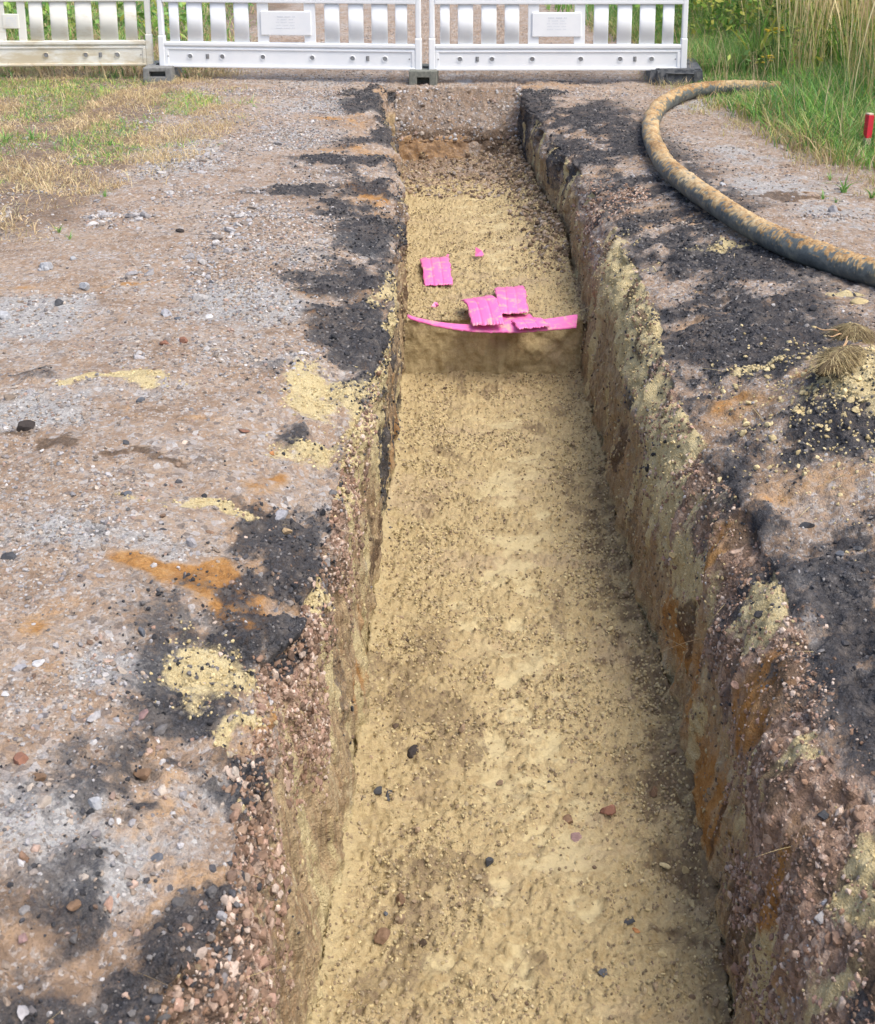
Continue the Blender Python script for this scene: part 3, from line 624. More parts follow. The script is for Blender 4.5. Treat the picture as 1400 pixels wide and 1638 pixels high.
for px, py, wpx, pl, cn, fl2, lab in ST:
    p = G(px, py, -D2 if pl else 0); 
    r = wpx/sc_at(p)/2*.95; zz = near_z(p[0], p[1]); pos = np.array([[0, 0, 0.0]])
    v, f, c = rocks(pos, np.array([[0, 0, 1.0]]), np.array([r]), np.array([C_[cn]]), sub=3 if wpx > 14 else 2, sink=.28, flat=fl2, rough=.07)
    v[:, :] = v; me = raw_mesh('stone', v, f.ravel(), np.arange(len(f))*3, False, c.astype(np.float32))
    o = link('stone' if 'clod' not in lab else 'soil_clod', me, M_STONE); o.location = (p[0], p[1], zz+.002); tag(o, lab, 'stone' if 'clod' not in lab else 'clod', 'stones one can single out')
#@@PART2

# ------------------------------------------------------------ white plastic site barriers
M_WHITE = solid('white_plastic', (.80, .82, .84), (.76, .785, .815), 6, .45, .03, .002, .4)
b_ = NB('weathered_plastic'); oc = b_.n('TexCoord').outputs['Object']
n1 = b_.noise(b_.mapv(oc, (3, 3, 9)), 1.0, 6, .7); zz_ = b_.n('SeparateXYZ'); b_.t.links.new(oc, zz_.inputs[0])
low = b_.smooth(zz_.outputs[2], .34, .0)
M_OLD = b_.out(b_.mix(b_.math('MULTIPLY', b_.smooth(b_.math('ADD', n1, b_.math('MULTIPLY', low, .22)), .52, .80), .8), (.74, .74, .69), (.50, .42, .27)), None, .6)
M_HOLE = solid('recess_shade_grey', (.26, .27, .28), (.20, .20, .205), 20, .8, 0)  # grey stands in for the shade inside stud holes and slots
M_RED = solid('reflective_red', (.55, .02, .02), (.50, .02, .02), 10, .4, 0)
def arc_slat(bm, x0, x1, z0, z1, yc, bulge, th=.012, n=10):
    out = []
    for z in (z0, z1):
        ring = []
        for k in range(n+1):
            t = k/n; a = math.pi*t; ring.append(bm.verts.new((x0+(x1-x0)*(1-math.cos(a))/2, yc-bulge*math.sin(a)**.8 if 0 < k < n else yc, z)))
        for k in range(n, -1, -1):
            t = k/n; a = math.pi*t; ring.append(bm.verts.new((x0+(x1-x0)*(1-math.cos(a))/2, yc-bulge*math.sin(a)**.8+th if 0 < k < n else yc+th, z)))
        out.append(ring)
    m = len(out[0])
    for i in range(m): bm.faces.new((out[0][i], out[0][(i+1) % m], out[1][(i+1) % m], out[1][i]))
    bm.faces.new(out[0][::-1]); bm.faces.new(out[1])
def ring_disc(bm, x, y, z, r, rim=.006):
    bmesh.ops.create_cone(bm, segments=20, radius1=r+rim, radius2=r+rim*.4, depth=.006, matrix=Matrix.Translation((x, y-.003, z)) @ Matrix.Rotation(math.pi/2, 4, 'X'), cap_ends=False)
def barrier(pl, pr, label, old=False):
    L = math.hypot(pr[0]-pl[0], pr[1]-pl[1]); rz = math.atan2(pr[1]-pl[1], pr[0]-pl[0])
    M = M_OLD if old else M_WHITE
    t = thing('site_barrier', label, 'barrier', (pl[0], pl[1], pl[2]), rz, 'white plastic barrier panels closing the path')
    f = lambda u: u*L
    Z0, Z1, Z2, Z3 = 0.0, .202, .515, 1.0
    px = .026
    for s in (0, 1):
        bm = bmesh.new(); x0 = 0 if s == 0 else L-.05
        bx(bm, x0+.004, x0+.046, -.024, .024, .25, 1.0, .012, 3); bx(bm, x0, x0+.05, -.029, .029, Z0, .252, .010, 3)
        bm_obj('post', bm, M, t)
    bm = bmesh.new()                                          # deep moulded bottom rail
    bx(bm, .05, L-.05, -.016, .016, Z0+.012, Z1-.01, .004)
    bx(bm, .05, L-.05, -.030, .030, Z1-.030, Z1, .007, 3); bx(bm, .05, L-.05, -.024, .024, Z1-.062, Z1-.046, .006, 3)
    bx(bm, .05, L-.05, -.030, .030, Z0, Z0+.020, .006, 3); bx(bm, .05, .078, -.024, .024, Z0+.018, Z1-.06, .006); bx(bm, L-.078, L-.05, -.024, .024, Z0+.018, Z1-.06, .006)
    rail = bm_obj('bottom_rail', bm, M, t)
    for u in ((.12, .244, .40, .588, .741, .863) if not old else (.863, .741, .588, .40, .244, .12)):
        bm = bmesh.new(); ring_disc(bm, f(u), -.018, .088, .019); o = bm_obj('stud_rim', bm, M, rail, True)
        bm = bmesh.new(); bmesh.ops.create_cone(bm, cap_ends=True, segments=20, radius1=.017, radius2=.015, depth=.004, matrix=Matrix.Translation((f(u), -.0185, .088)) @ Matrix.Rotation(math.pi/2, 4, 'X')); bm_obj('stud_hole_shade', bm, M_HOLE, rail)  # solid disc, hole shade painted by its grey
    for u in (.187, .798):
        bm = bmesh.new(); bx(bm, f(u)-.013, f(u)+.013, -.0195, -.0155, .070, .108, .001, 1); bx(bm, f(u)-.004, f(u)+.004, -.026, -.018, .070, .108, .001, 1); bm_obj('slot', bm, M_HOLE, rail)  # solid blocks, the slot's shade is only their colour
    for u in (.03, .955):
        bm = bmesh.new(); bmesh.ops.create_cone(bm, cap_ends=True, segments=10, radius1=.006, radius2=.005, depth=.003, matrix=Matrix.Translation((f(u)+(.012 if u < .5 else 0), -.0255, .088)) @ Matrix.Rotation(math.pi/2, 4, 'X')); bm_obj('rivet', bm, M_HOLE, rail)
    if old: slats = [(-37+410-415*0, 0, 0)]
    if not old:
        e = [(705,720),(733,757),(770,794),(807,830),(948,971),(985,1008),(1020.5,1045),(1057,1075)]
        e = [((a-687)/410, (b2-687)/410) for a, b2 in e]; fr0, fr1, op0, op1 = (844-687)/410, (934-687)/410, (861-687)/410, (917-687)/410
    else:
        e = [(52,73),(85,112),(125,151),(163,191),(203,222)]; e = [(1-(245-a)/413, 1-(245-b2)/413) for a, b2 in e]
        e = e+[(1-b2-.0, 1-a) for a, b2 in e]; fr0, fr1, op0, op1 = 1-(245-3)/413, 1-(245-46)/413, 1-(245-13)/413, 1-(245-34)/413
        e = [(a, b2) for a, b2 in e if b2 < fr0-.01 or a > fr1+.005]
    for a, b2 in e:
        bm = bmesh.new(); arc_slat(bm, f(a), f(b2), Z1-.003, Z2+.003, -.002, .008); bm_obj('slat', bm, M, t, True)
    for a, b2 in ((fr0, op0), (op1, fr1)):
        bm = bmesh.new(); bx(bm, f(a), f(b2), -.013, .009, Z1-.003, Z2+.003, .002, 1); bm_obj('plate_upright', bm, M, t)
    bm = bmesh.new()
    if not old: bx(bm, f(fr0)+.030, f(fr1)-.030, -.027, .012, Z1+.062, Z1+.250, .006, 3)
    else: bx(bm, f(op0)-.01, f(op1)+.01, -.020, .006, Z1+.10, Z1+.215, .004, 2)
    pl_ = bm_obj('maker_plate', bm, M, t)
    bm = bmesh.new(); mid = (f(fr0)+f(fr1))/2; wd = .16 if not old else .09; zb = Z1+.215 if not old else Z1+.19; yb = -.0285 if not old else -.0215
    for k, (ww, hh) in enumerate(((1, .010), (.8, .006), (.95, .005), (.9, .005), (.95, .005))):      # worn moulded lettering lines
        zc = zb-.006-k*.022*(1 if not old else .7)
        n = max(4, int(ww*wd/.012))
        for j in range(n):
            if (j*7+k*3) % 5: bx(bm, mid-ww*wd/2+j*ww*wd/n, mid-ww*wd/2+(j+.75)*ww*wd/n, yb, yb+.003, zc-hh/2, zc+hh/2)
    bm_obj('embossed_lines', bm, M_EMB, pl_)
    bm = bmesh.new(); bx(bm, .045, L-.045, -.026, .026, Z2, Z2+.03, .008, 3); bx(bm, .045, L-.045, -.020, .020, Z2+.04, .64, .006); bx(bm, .045, L-.045, -.026, .026, Z2+.024, Z2+.045, .004); bx(bm, .045, L-.045, -.02, .02, .635, .70, .006)
    bx(bm, .045, L-.045, -.012, .012, .69, .99, .004); bx(bm, .045, L-.045, -.022, .022, .975, 1.0, .006)
    bm_obj('upper_rail', bm, M, t)
    bm = bmesh.new(); k = 0; x = .07
    while x < L-.30:                                            # slanted red fields of the top board (above the picture)
        if k % 2 == 0:
            v = [bm.verts.new((x+dx, -.0155, zz2)) for dx, zz2 in ((0, .72), (.17, .72), (.26, .965), (.09, .965))]; bm.faces.new(v)
        x += .17; k += 1
    bm_obj('warning_stripes', bm, M_RED, t)
    return t
M_EMB = solid('embossed_plastic', (.66, .69, .74), (.62, .65, .70), 10, .5, 0)
ZB = .105
pL, pM1, pM2, pR = G(257, 106, ZB), G(675, 112, ZB), G(686.5, 112, ZB), G(1097.5, 111.5, ZB)
barrier(pL, pM1, 'clean white barrier panel between the foot with an oblong hole and the grey-green foot')
barrier(pM2, pR, 'clean white barrier panel ending on the black rubber foot beside the grass')
q2 = G(246, 104, ZB); q1 = G(0, 105.5, ZB); q0 = q2+(q1-q2)*(413/246); 
barrier(q0, q2, 'stained older barrier panel with wider slats and a dirty beige bottom rail', True)

# feet
M_FOOT_A = solid('recycled_plastic_grey', (.24, .245, .24), (.17, .172, .168), 40, .85, .5, .004, .2)
M_FOOT_B = solid('recycled_plastic_green', (.135, .145, .125), (.20, .20, .175), 40, .85, .5, .004, .2)
M_FOOT_C = solid('black_rubber', (.045, .052, .062), (.12, .125, .13), 25, .7, .5, .004, .3)
M_DARK = solid('hollow_shade', (.03, .03, .03), (.02, .02, .02), 20, .9, 0)  # near-black painted in for the shade of the socket hollow
def foot(loc, rz, wd, dp, hg, kind, mat, label):
    t = thing('barrier_foot', label, 'barrier foot', loc, rz, 'weighted feet under the barrier panels')
    bm = bmesh.new()
    if kind == 'slot':     # block with an oblong hand hole: four walls round a real recess
        a, c, z0, z1 = .062, .062, .045, .085
        bx(bm, -wd/2, -a, -dp/2, dp/2, -.03, hg, .010); bx(bm, a, wd/2, -dp/2, dp/2, -.03, hg, .010)
        bx(bm, -a-.012, a+.012, -dp/2+.002, dp/2-.002, -.03, z0, .006); bx(bm, -a-.012, a+.012, -dp/2+.002, dp/2-.002, z1, hg-.002, .006)
        bx(bm, -a-.005, a+.005, -dp/2+.10, dp/2-.01, z0-.01, z1+.01)
    elif kind == 'arch':
        a, z1 = .048, .066
        bx(bm, -wd/2, -a, -dp/2, dp/2, -.03, hg, .010); bx(bm, a, wd/2, -dp/2, dp/2, -.03, hg, .010)
        bx(bm, -a-.012, a+.012, -dp/2+.002, dp/2-.002, z1, hg-.002, .006); bx(bm, -a-.005, a+.005, -dp/2+.12, dp/2-.01, -.02, z1+.01)
    else:
        r = bmesh.ops.create_cube(bm, size=1)['verts']
        for v in r:
            s = 1 if v.co.z < 0 else .93; v.co = Vector((v.co.x*wd*s, v.co.y*dp*s, -.02 if v.co.z < 0 else hg))
        bmesh.ops.bevel(bm, geom=[e for e in bm.edges if abs(e.verts[0].co.z-e.verts[1].co.z) > .02], offset=.05, segments=2, affect='EDGES')
        bmesh.ops.bevel(bm, geom=[e for e in bm.edges if e.verts[0].co.z > .05 and e.verts[1].co.z > .05], offset=.012, segments=2, affect='EDGES')
        for x0, x1 in ((-wd*.36, -wd*.30), (-wd*.20, wd*.33)):
            for (a0, a1, b0, b1) in ((x0, x1, hg*.74, hg*.80), (x0, x0+.012, .02, hg*.8), (x1-.012, x1, .02, hg*.8)): bx(bm, a0, a1, -dp/2-.004, -dp/2+.03, b0, b1, .003)
        bx(bm, wd*.05, wd*.28, -.07, .07, hg-.005, hg+.012, .005); bx(bm, -wd*.33, -wd*.12, -.07, .07, hg-.005, hg+.012, .005)
    bm_obj('block', bm, mat, t)
    bm = bmesh.new(); bx(bm, -.045, .045, -.035, .035, hg-.004, hg+.004, .002); bm_obj('post_socket_shade', bm, M_DARK, t)  # solid pad whose dark colour paints the shaded socket opening
    return t
g = G(251, 132); foot((g[0], g[1]+.20, hgt(g[0], g[1])), .03, .225, .40, .118, 'slot', M_FOOT_A, 'light grey foot block with an oblong hand hole, under the joint with the stained panel')
g = G(677, 137); foot((g[0], g[1]+.20, hgt(g[0], g[1])), 0, .22, .40, .118, 'arch', M_FOOT_B, 'grey-green foot block with an arched opening, above the far end of the trench')
g = G(1090, 137); foot((g[0], g[1]+.36, hgt(g[0], g[1])), -.10, .425, .74, .118, 'slab', M_FOOT_C, 'wide black rubber foot slab beside the hose')

# ------------------------------------------------------------ hose
HR = .055
hp = [(1250,143),(1215,141),(1175,140),(1130,142),(1092,150),(1062,164),(1045,184),(1041,206),(1048,232),(1064,258),(1090,286),(1125,315),(1165,343),(1210,370),(1262,395),(1320,414),(1380,432),(1450,452),(1560,480),(1700,510)]
pts = [Vector(G(px, py, HR*.95)) for px, py in hp]; pts[0].z += .0
def catmull(p, n=14):
    o = []
    for i in range(1, len(p)-2):
        for k in range(n):
            t = k/n; a, b2, c, d = p[i-1], p[i], p[i+1], p[i+2]
            o.append(.5*((2*b2)+(c-a)*t+(2*a-5*b2+4*c-d)*t*t+(3*b2-a-3*c+d)*t**3))
    return o
cl = catmull([pts[0]*2-pts[1]]+pts+[pts[-1]*2-pts[-2]])
for p in cl: p.z = float(hgt(p.x, p.y))+HR*.93
def tube(path, rad, seg=40, wob=None):
    V = []; n = len(path)
    for i, p in enumerate(path):
        tdir = (path[min(i+1, n-1)]-path[max(i-1, 0)]).normalized(); sidev = tdir.cross(Vector((0, 0, 1))).normalized(); up = sidev.cross(tdir)
        for k in range(seg):
            a = 2*math.pi*k/seg; d = sidev*math.cos(a)+up*math.sin(a); r = rad(i, a) if callable(rad) else rad
            V.append(p+d*r)
    Fq = [(i*seg+k, i*seg+(k+1) % seg, (i+1)*seg+(k+1) % seg, (i+1)*seg+k) for i in range(n-1) for k in range(seg)]
    return V, Fq
dens_cl = catmull([cl[0]*2-cl[1]]+cl+[cl[-1]*2-cl[-2]], 5)
mud = vn(np.arange(len(dens_cl))[:, None]*.16, np.arange(40)[None]*.9, 3)*.6+vn(np.arange(len(dens_cl))[:, None]*.5, np.arange(40)[None]*.5, 5)*.4
def hrad(i, a):
    k = int(a/(2*math.pi)*40+.5) % 40; up = max(0, math.sin(a)); m = mud[i, k]
    return HR*(1+.03*math.sin(i*.02)) + .012*max(0, m-.45)*up**.6*3*.5
V, Fq = tube(dens_cl, hrad)
me = bpy.data.meshes.new('hose'); me.from_pydata(V, [], Fq); me.polygons.foreach_set('use_smooth', [True]*len(Fq))
hm = np.array([np.clip(math.sin(2*math.pi*k/40)*.9+.15+.35*max(0., math.cos(2*math.pi*k/40))*0, 0, 1) for k in range(40)])
hv_ = np.clip(hm[None]*.90+(mud-.5)*1.5-.27-.12*sst(.5, .9, np.arange(len(dens_cl))/len(dens_cl))[:, None], 0, 1)
add_col(me, 'tint', np.stack([hv_, hv_, hv_], 2).reshape(-1, 3).astype(np.float32))
b = NB('muddy_hose'); pos = b.n('NewGeometry').outputs['Position']; at = b.n('Attribute', attribute_name='tint')
n1 = b.noise(pos, 14, 5, .65); n2 = b.noise(pos, 60, 5, .7); n3 = b.noise(pos, 5, 4, .6)
s_ = b.n('SeparateColor'); b.t.links.new(at.outputs['Color'], s_.inputs[0])
base = b.ramp(n1, [(.3, (.045, .053, .058)), (.5, (.09, .105, .11)), (.7, (.20, .205, .18))])
mudc = b.ramp(b.math('ADD', b.math('MULTIPLY', n2, .5), b.math('MULTIPLY', n3, .5)), [(.36, (.17, .10, .05)), (.45, (.33, .21, .10)), (.54, (.45, .33, .18)), (.66, (.50, .42, .29))])
f1 = b.smooth(b.math('ADD', s_.outputs[0], b.math('MULTIPLY', b.math('SUBTRACT', n1, .5), .9)), .26, .42)
film = b.smooth(b.math('ADD', s_.outputs[0], b.math('MULTIPLY', b.math('SUBTRACT', n3, .5), .9)), .02, .35)
cc = b.mix(b.math('MULTIPLY', film, .7), base, (.23, .20, .13)); cc = b.mix(f1, cc, mudc)
M_HOSE = b.out(cc, b.bump(n2, .35, .005), b.math('ADD', .5, b.math('MULTIPLY', f1, .4)))
hose = link('hose', me, M_HOSE); tag(hose, 'thick dark hose caked with ochre mud, curving from the grass along the path', 'hose')

# ------------------------------------------------------------ pink plastic cable cover sheets
b = NB('pink_plastic'); oc = b.n('NewGeometry').outputs['Position']; n1 = b.noise(oc, 22, 6, .7)
b.p.inputs['Specular IOR Level'].default_value = .5
M_PINK = b.out(b.mix(b.math('MULTIPLY', b.smooth(n1, .50, .66), .7), b.mix(b.noise(oc, 6), (.70, .115, .36), (.70, .17, .42)), (.50, .42, .25)), b.bump(n1, .2, .002), .5)
def sheet(name, quad, n, m, ribs, arch, label, along=True, thick=.004, jag=.010, cat='plastic sheet', droop=None):
    """quad: four world corners (near-left, near-right, far-right, far-left); ribs run along the v direction"""
    A_, B_, C2, D_ = [np.array(q_) for q_ in quad]; V = []
    for layer in (0, 1):
        for i in range(m+1):
            for j in range(n+1):
                u, v = j/n, i/m
                p = (A_*(1-u)+B_*u)*(1-v)+(D_*(1-u)+C2*u)*v
                uu = u if along else v
                h = abs(math.sin(uu*ribs*math.pi))**.18*.0045
                p[2] += h+arch*math.sin(math.pi*(v if along else u))*(1.0)
                if droop: p[2] += droop(u, v)
                if i in (0, m): p[1] += (TAB[3, j % 256, i % 7]-.5)*jag*2
                if j in (0, n): p[0] += (TAB[4, i % 256, j % 5]-.5)*jag
                if layer == 1: p[2] -= thick
                V.append(p)
    K = (n+1)*(m+1); Fc = []
    for i in range(m):
        for j in range(n):
            a = i*(n+1)+j; Fc.append((a, a+1, a+n+2, a+n+1)); Fc.append((K+a, K+a+n+1, K+a+n+2, K+a+1))
    edge = [j for j in range(n)]
    for j in range(n):
        a = j; Fc.append((a+1, a, K+a, K+a+1)); a = m*(n+1)+j; Fc.append((a, a+1, K+a+1, K+a))
    for i in range(m):
        a = i*(n+1); Fc.append((a, a+n+1, K+a+n+1, K+a)); a = i*(n+1)+n; Fc.append((a+n+1, a, K+a, K+a+n+1))
    me = bpy.data.meshes.new(name); me.from_pydata([tuple(v) for v in V], [], Fc); me.polygons.foreach_set('use_smooth', [True]*len(Fc))
    o = link(name, me, M_PINK); tag(o, label, cat, 'broken pink cable cover sheets'); return o
zf = -D1
def Q(a, z=None):
    z = z if isinstance(z, (list, tuple)) else [z if z is not None else zf+.02]*4
    return [G(px, py, zz3) for (px, py), zz3 in zip(a, z)]
sheet('cover_sheet', Q([(679,457),(724,456),(718,411),(672,414)], [zf+.018]*2+[zf+.035]*2), 36, 16, 3, .018, 'ribbed pink sheet lying alone, farthest left on the raised sand')
sheet('cover_sheet', Q([(755,521),(806,520),(786,473),(737,481)], [zf+.045, zf+.055, zf+.075, zf+.05]), 36, 16, 3, .045, 'ribbed pink sheet leaning left, its near end lying on the long strip')
sheet('cover_sheet', Q([(795,503),(845,501),(838,458),(791,461)], [zf+.055, zf+.055, zf+.05, zf+.04]), 36, 16, 3, .03, 'ribbed pink sheet lying straight, right of the leaning one')
sheet('cover_sheet', Q([(829,527),(879,523),(865,508),(818,513)], [zf+.045, zf+.045, zf+.055, zf+.05]), 36, 12, 3, .005, 'short pink piece with a broken dark edge lying on the right of the long strip')
sheet('cover_sheet', Q([(800,519),(858,514),(848,503),(796,507)], [zf+.03]*4), 20, 8, 2, .0, 'sandy pink piece half hidden under the straight sheet and the short piece')
cut = lambda u, v: .035*(2*u-1)**2-.012
YS = YSTEP
A0, A1 = G(652, 507, zf+.05), G(922, 524, zf+.035); A2, A3 = G(925, 503, zf+.075), G(652, 503.5, zf+.05)
st_o = sheet('cover_strip', [A0, A1, A2, A3], 90, 16, 3, 0.0, 'long pink ribbed strip bent across the whole trench on the edge of the sand step', along=False, jag=.003, droop=lambda u, v: 0)
for v in st_o.data.vertices:
    u = (v.co.x-A0[0])/(A1[0]-A0[0]); w_ = math.sin(math.pi*min(max(u, 0), 1)**.8); v.co.y -= .035*w_*1.6; v.co.z -= .03*w_
def scrap(pp, label):
    bm = bmesh.new(); vs = [bm.verts.new(Vector(p)) for p in pp]; f = bm.faces.new(vs); r = bmesh.ops.extrude_face_region(bm, geom=[f])
    for v in r['geom']:
        if isinstance(v, bmesh.types.BMVert): v.co.z += .004
    bmesh.ops.recalc_face_normals(bm, faces=bm.faces); o = bm_obj('cover_scrap', bm, M_PINK); tag(o, label, 'plastic scrap', 'broken pink cable cover sheets')
scrap([G(760,410,zf+.03), G(775,410,zf+.015), G(771,402,zf+.04), G(761,396,zf+.075)], 'small pink triangular scrap sticking up on the far sand')
scrap([G(690,491,zf+.02), G(698,492,zf+.015), G(702,489,zf+.03), G(700,485,zf+.03), G(695,484,zf+.035)], 'tiny pink scrap left of the leaning sheet, above the strip')
scrap([G(713,411,zf+.04), G(718,411,zf+.04), G(718,407,zf+.05), G(715,408,zf+.05)], 'tiny pink splinter at the top right corner of the lone ribbed sheet')

# ------------------------------------------------------------ red stake
M_STAKE = solid('stake_red', (.62, .025, .05), (.52, .03, .05), 30, .6, .2)
M_WOOD = solid('stake_wood', (.62, .50, .40), (.50, .38, .28), 50, .8, .3, mp=(4, 4, 1))
g = G(1385, 240); t = thing('survey_stake', 'square wooden survey stake with red paint standing in the green grass at the right edge', 'stake', (g[0], g[1], float(bank(g[0], g[1]))), .3)
t.rotation_euler = (0, .05, .3)
bm = bmesh.new(); bx(bm, -.017, .017, -.017, .017, -.15, .08, .001, 1); bm_obj('shaft', bm, M_WOOD, t)
bm = bmesh.new(); bx(bm, -.0185, .0185, -.0185, .0185, .075, .212, .001, 1); bm_obj('red_band', bm, M_STAKE, t)
bm = bmesh.new(); bx(bm, -.017, .017, -.017, .017, .2122, .222, .002, 1); bm_obj('tip', bm, M_WOOD, t)

# ------------------------------------------------------------ vegetation
def blades(name, x, y, z, hgt_, wid, colr, lean=.35, dirv=None, levels=4, tipw=.0, mat=None, up0=1.0, curl=1.0):
    n = len(x); a = rng.random(n)*2*math.pi if dirv is None else dirv+rng.normal(size=n)*.5
    ld = np.stack([np.cos(a), np.sin(a)], 1); wa = rng.random(n)*math.pi; wd = np.stack([np.cos(wa), np.sin(wa)], 1)
    ln = lean*(.3+rng.random(n)*1.2); V = np.zeros((n, levels*2-1, 3))
    for k in range(levels):
        t = k/(levels-1); off = ln*hgt_*(t**(1+curl)); zz4 = z+hgt_*(t-.25*ln*t*t*ln*2)*up0
        ww = wid*(1-t**1.7)*.5+(.0 if tipw == 0 else tipw*math.exp(-((t-.8)/.15)**2))
        cx, cy = x+ld[:, 0]*off, y+ld[:, 1]*off
        if k < levels-1:
            V[:, 2*k] = np.stack([cx-wd[:, 0]*ww, cy-wd[:, 1]*ww, zz4], 1); V[:, 2*k+1] = np.stack([cx+wd[:, 0]*ww, cy+wd[:, 1]*ww, zz4], 1)
        else: V[:, 2*k] = np.stack([cx, cy, zz4], 1)
    base = []
    for k in range(levels-2): base += [2*k, 2*k+1, 2*k+3, 2*k+2]
    k = levels-2; base += [2*k, 2*k+1, 2*k+2]; base = np.array(base)
    st = [4*i for i in range(levels-1)]; ln_ = len(base); nv = levels*2-1
    loops = (base[None]+(np.arange(n)*nv)[:, None]).ravel(); starts = (np.array(st)[None]+(np.arange(n)*ln_)[:, None]).ravel()
    c = np.repeat(colr[:, None], nv, 1); sh = (np.arange(nv)//2/(levels-1))[None, :, None]
    return V.reshape(-1, 3), loops, starts, c.reshape(-1, 3)
def veg(name, parts, label, cat, kind='stuff'):
    V, Lp, St, C2 = [], [], [], []; vo = lo = 0
    for v, l, s, c in parts: V.append(v); Lp.append(l+vo); St.append(s+lo); C2.append(c); vo += len(v); lo += len(l)
    me = raw_mesh(name, np.concatenate(V), np.concatenate(Lp), np.concatenate(St), False, np.concatenate(C2).astype(np.float32))
    o = link(name, me, M_GRASS); tag(o, label, cat if kind != 'stuff' else None, kind=kind); return o
def mixc(pal, n, v=.3): pal = np.array(pal)*1.6; c = pal[rng.integers(0, len(pal), n)]; return c*(1-v/2+v*rng.random((n, 1)))
GREEN = [(.10,.22,.035),(.14,.28,.05),(.08,.18,.045),(.19,.30,.07),(.06,.15,.05),(.12,.25,.09)]
LUSH = [(.09,.20,.05),(.13,.26,.06),(.07,.15,.045),(.17,.30,.09),(.24,.33,.11)]
STRAW = [(.36,.28,.16),(.29,.215,.12),(.42,.34,.215),(.22,.16,.09),(.34,.30,.17)]
OLIVE = [(.22,.24,.07),(.30,.28,.09),(.18,.20,.06),(.38,.33,.13)]
def area(n, fx, x0, x1, y0, y1):
    x = x0+(x1-x0)*rng.random(n); y = y0+(y1-y0)*rng.random(n)**1.0; k = rng.random(n) < fx(x, y); x, y = x[k], y[k]
    return x, y, hgt(x, y)
def nz(x, y, f=1.5, s=3): return fbm(x*f+7, y*f, s, 4)
GE = lambda y: np.interp(y, [4, 5.4, 6.2, 6.9, 8.2, 9.2, 10.5, 12, 14, 16.5, 30], [2.62, 2.40, 2.16, 1.96, 1.72, 1.62, 1.68, 1.45, 1.15, .65, -3])    # edge of the right verge
# right verge: lush grass
parts = []
f = lambda x, y: sst(-.05, .15, x-GE(y)+(nz(x, y, 4)-.5)*.5)*(.35+.8*nz(x, y, 1.6))
x, y, z = area(100000, f, .9, 4.2, 5, 13); h = (.10+.24*nz(x, y, 2.2))*sst(-.2, .7, x-GE(y)+.25)*(.7+.6*rng.random(len(x)))+.03
h = h*(1-.72*((y > 8.0) & (y < 9.5) & (x < 2.45))*sst(7.9, 8.5, y)*sst(2.6, 2.2, x)); sk = G(1389, 240); h = h*(1-.75*np.exp(-((x-sk[0])/.22)**2-((y-sk[1]+.35)/.5)**2)); g1 = nz(x, y, 2.0, 8); colr = np.where((g1 > .46+.12*rng.random(len(x)))[:, None], mixc(LUSH, len(x)), mixc(GREEN, len(x))); ed = (rng.random(len(x)) < .75*np.exp(-np.clip(x-GE(y), 0, 9)/.16)+.10)[:, None]; colr = np.where(ed, mixc(STRAW+OLIVE, len(x)), colr)
parts.append(blades('', x, y, z, h, .0075, colr, .75))
x, y, z = area(26000, f, -2, 8, 12.5, 26); colr = mixc(GREEN+LUSH, len(x)); parts.append(blades('', x, y, z, .2+.35*rng.random(len(x)), .018, colr, .6))
veg('green_grass', parts, 'lush green grass growing on the right verge', 'grass')
# dry fringe between gravel and grass
parts = []
f = lambda x, y: np.exp(-((x-GE(y)+.08)/.13)**2)*sst(.42, .6, nz(x, y, 5))*.9
x, y, z = area(26000, f, 1.1, 2.7, 5.2, 11); parts.append(blades('', x, y, z, .03+.07*rng.random(len(x)), .004, mixc(STRAW+OLIVE[:2], len(x)), 1.0))
# left verge
LE = lambda y: np.interp(y, [4, 4.9, 5.6, 6.3, 7.4, 8.6, 9.4, 12, 16, 30], [-2.6, -2.25, -2.1, -1.88, -1.80, -1.90, -2.12, -2.55, -3.2, -5])
f = lambda x, y: sst(.35, -.35, x-LE(y)+(nz(x, y, 3)-.5)*1.1)*(.22+1.2*sst(.34, .50, nz(x, y, 3.2, 5)))
x, y, z = area(150000, f, -5, -1.3, 4.4, 12.5); colr = np.where((nz(x, y, 2.4, 9) > .52)[:, None] & (y > 6.0)[:, None] & (rng.random(len(x)) < .7)[:, None], mixc(GREEN+OLIVE, len(x)), mixc(STRAW, len(x)))
parts.append(blades('', x, y, z, (.02+.07*rng.random(len(x))**1.5)*(.5+nz(x, y, 5, 6)), .0048, colr*(.8+.7*nz(x, y, 7, 2))[:, None], 1.5))
x, y, z = area(40000, f, -8, -1.8, 9.4, 20); gsel2 = rng.random(len(x)) < .55*sst(9.5, 12, y)+.1; colr = np.where(gsel2[:, None], mixc(GREEN, len(x)), mixc(STRAW, len(x))); parts.append(blades('', x, y, z, .07+.18*rng.random(len(x)), .010, colr, .9))
veg('dry_grass', parts, 'dry straw coloured grass thinning out over the stony ground', 'grass')
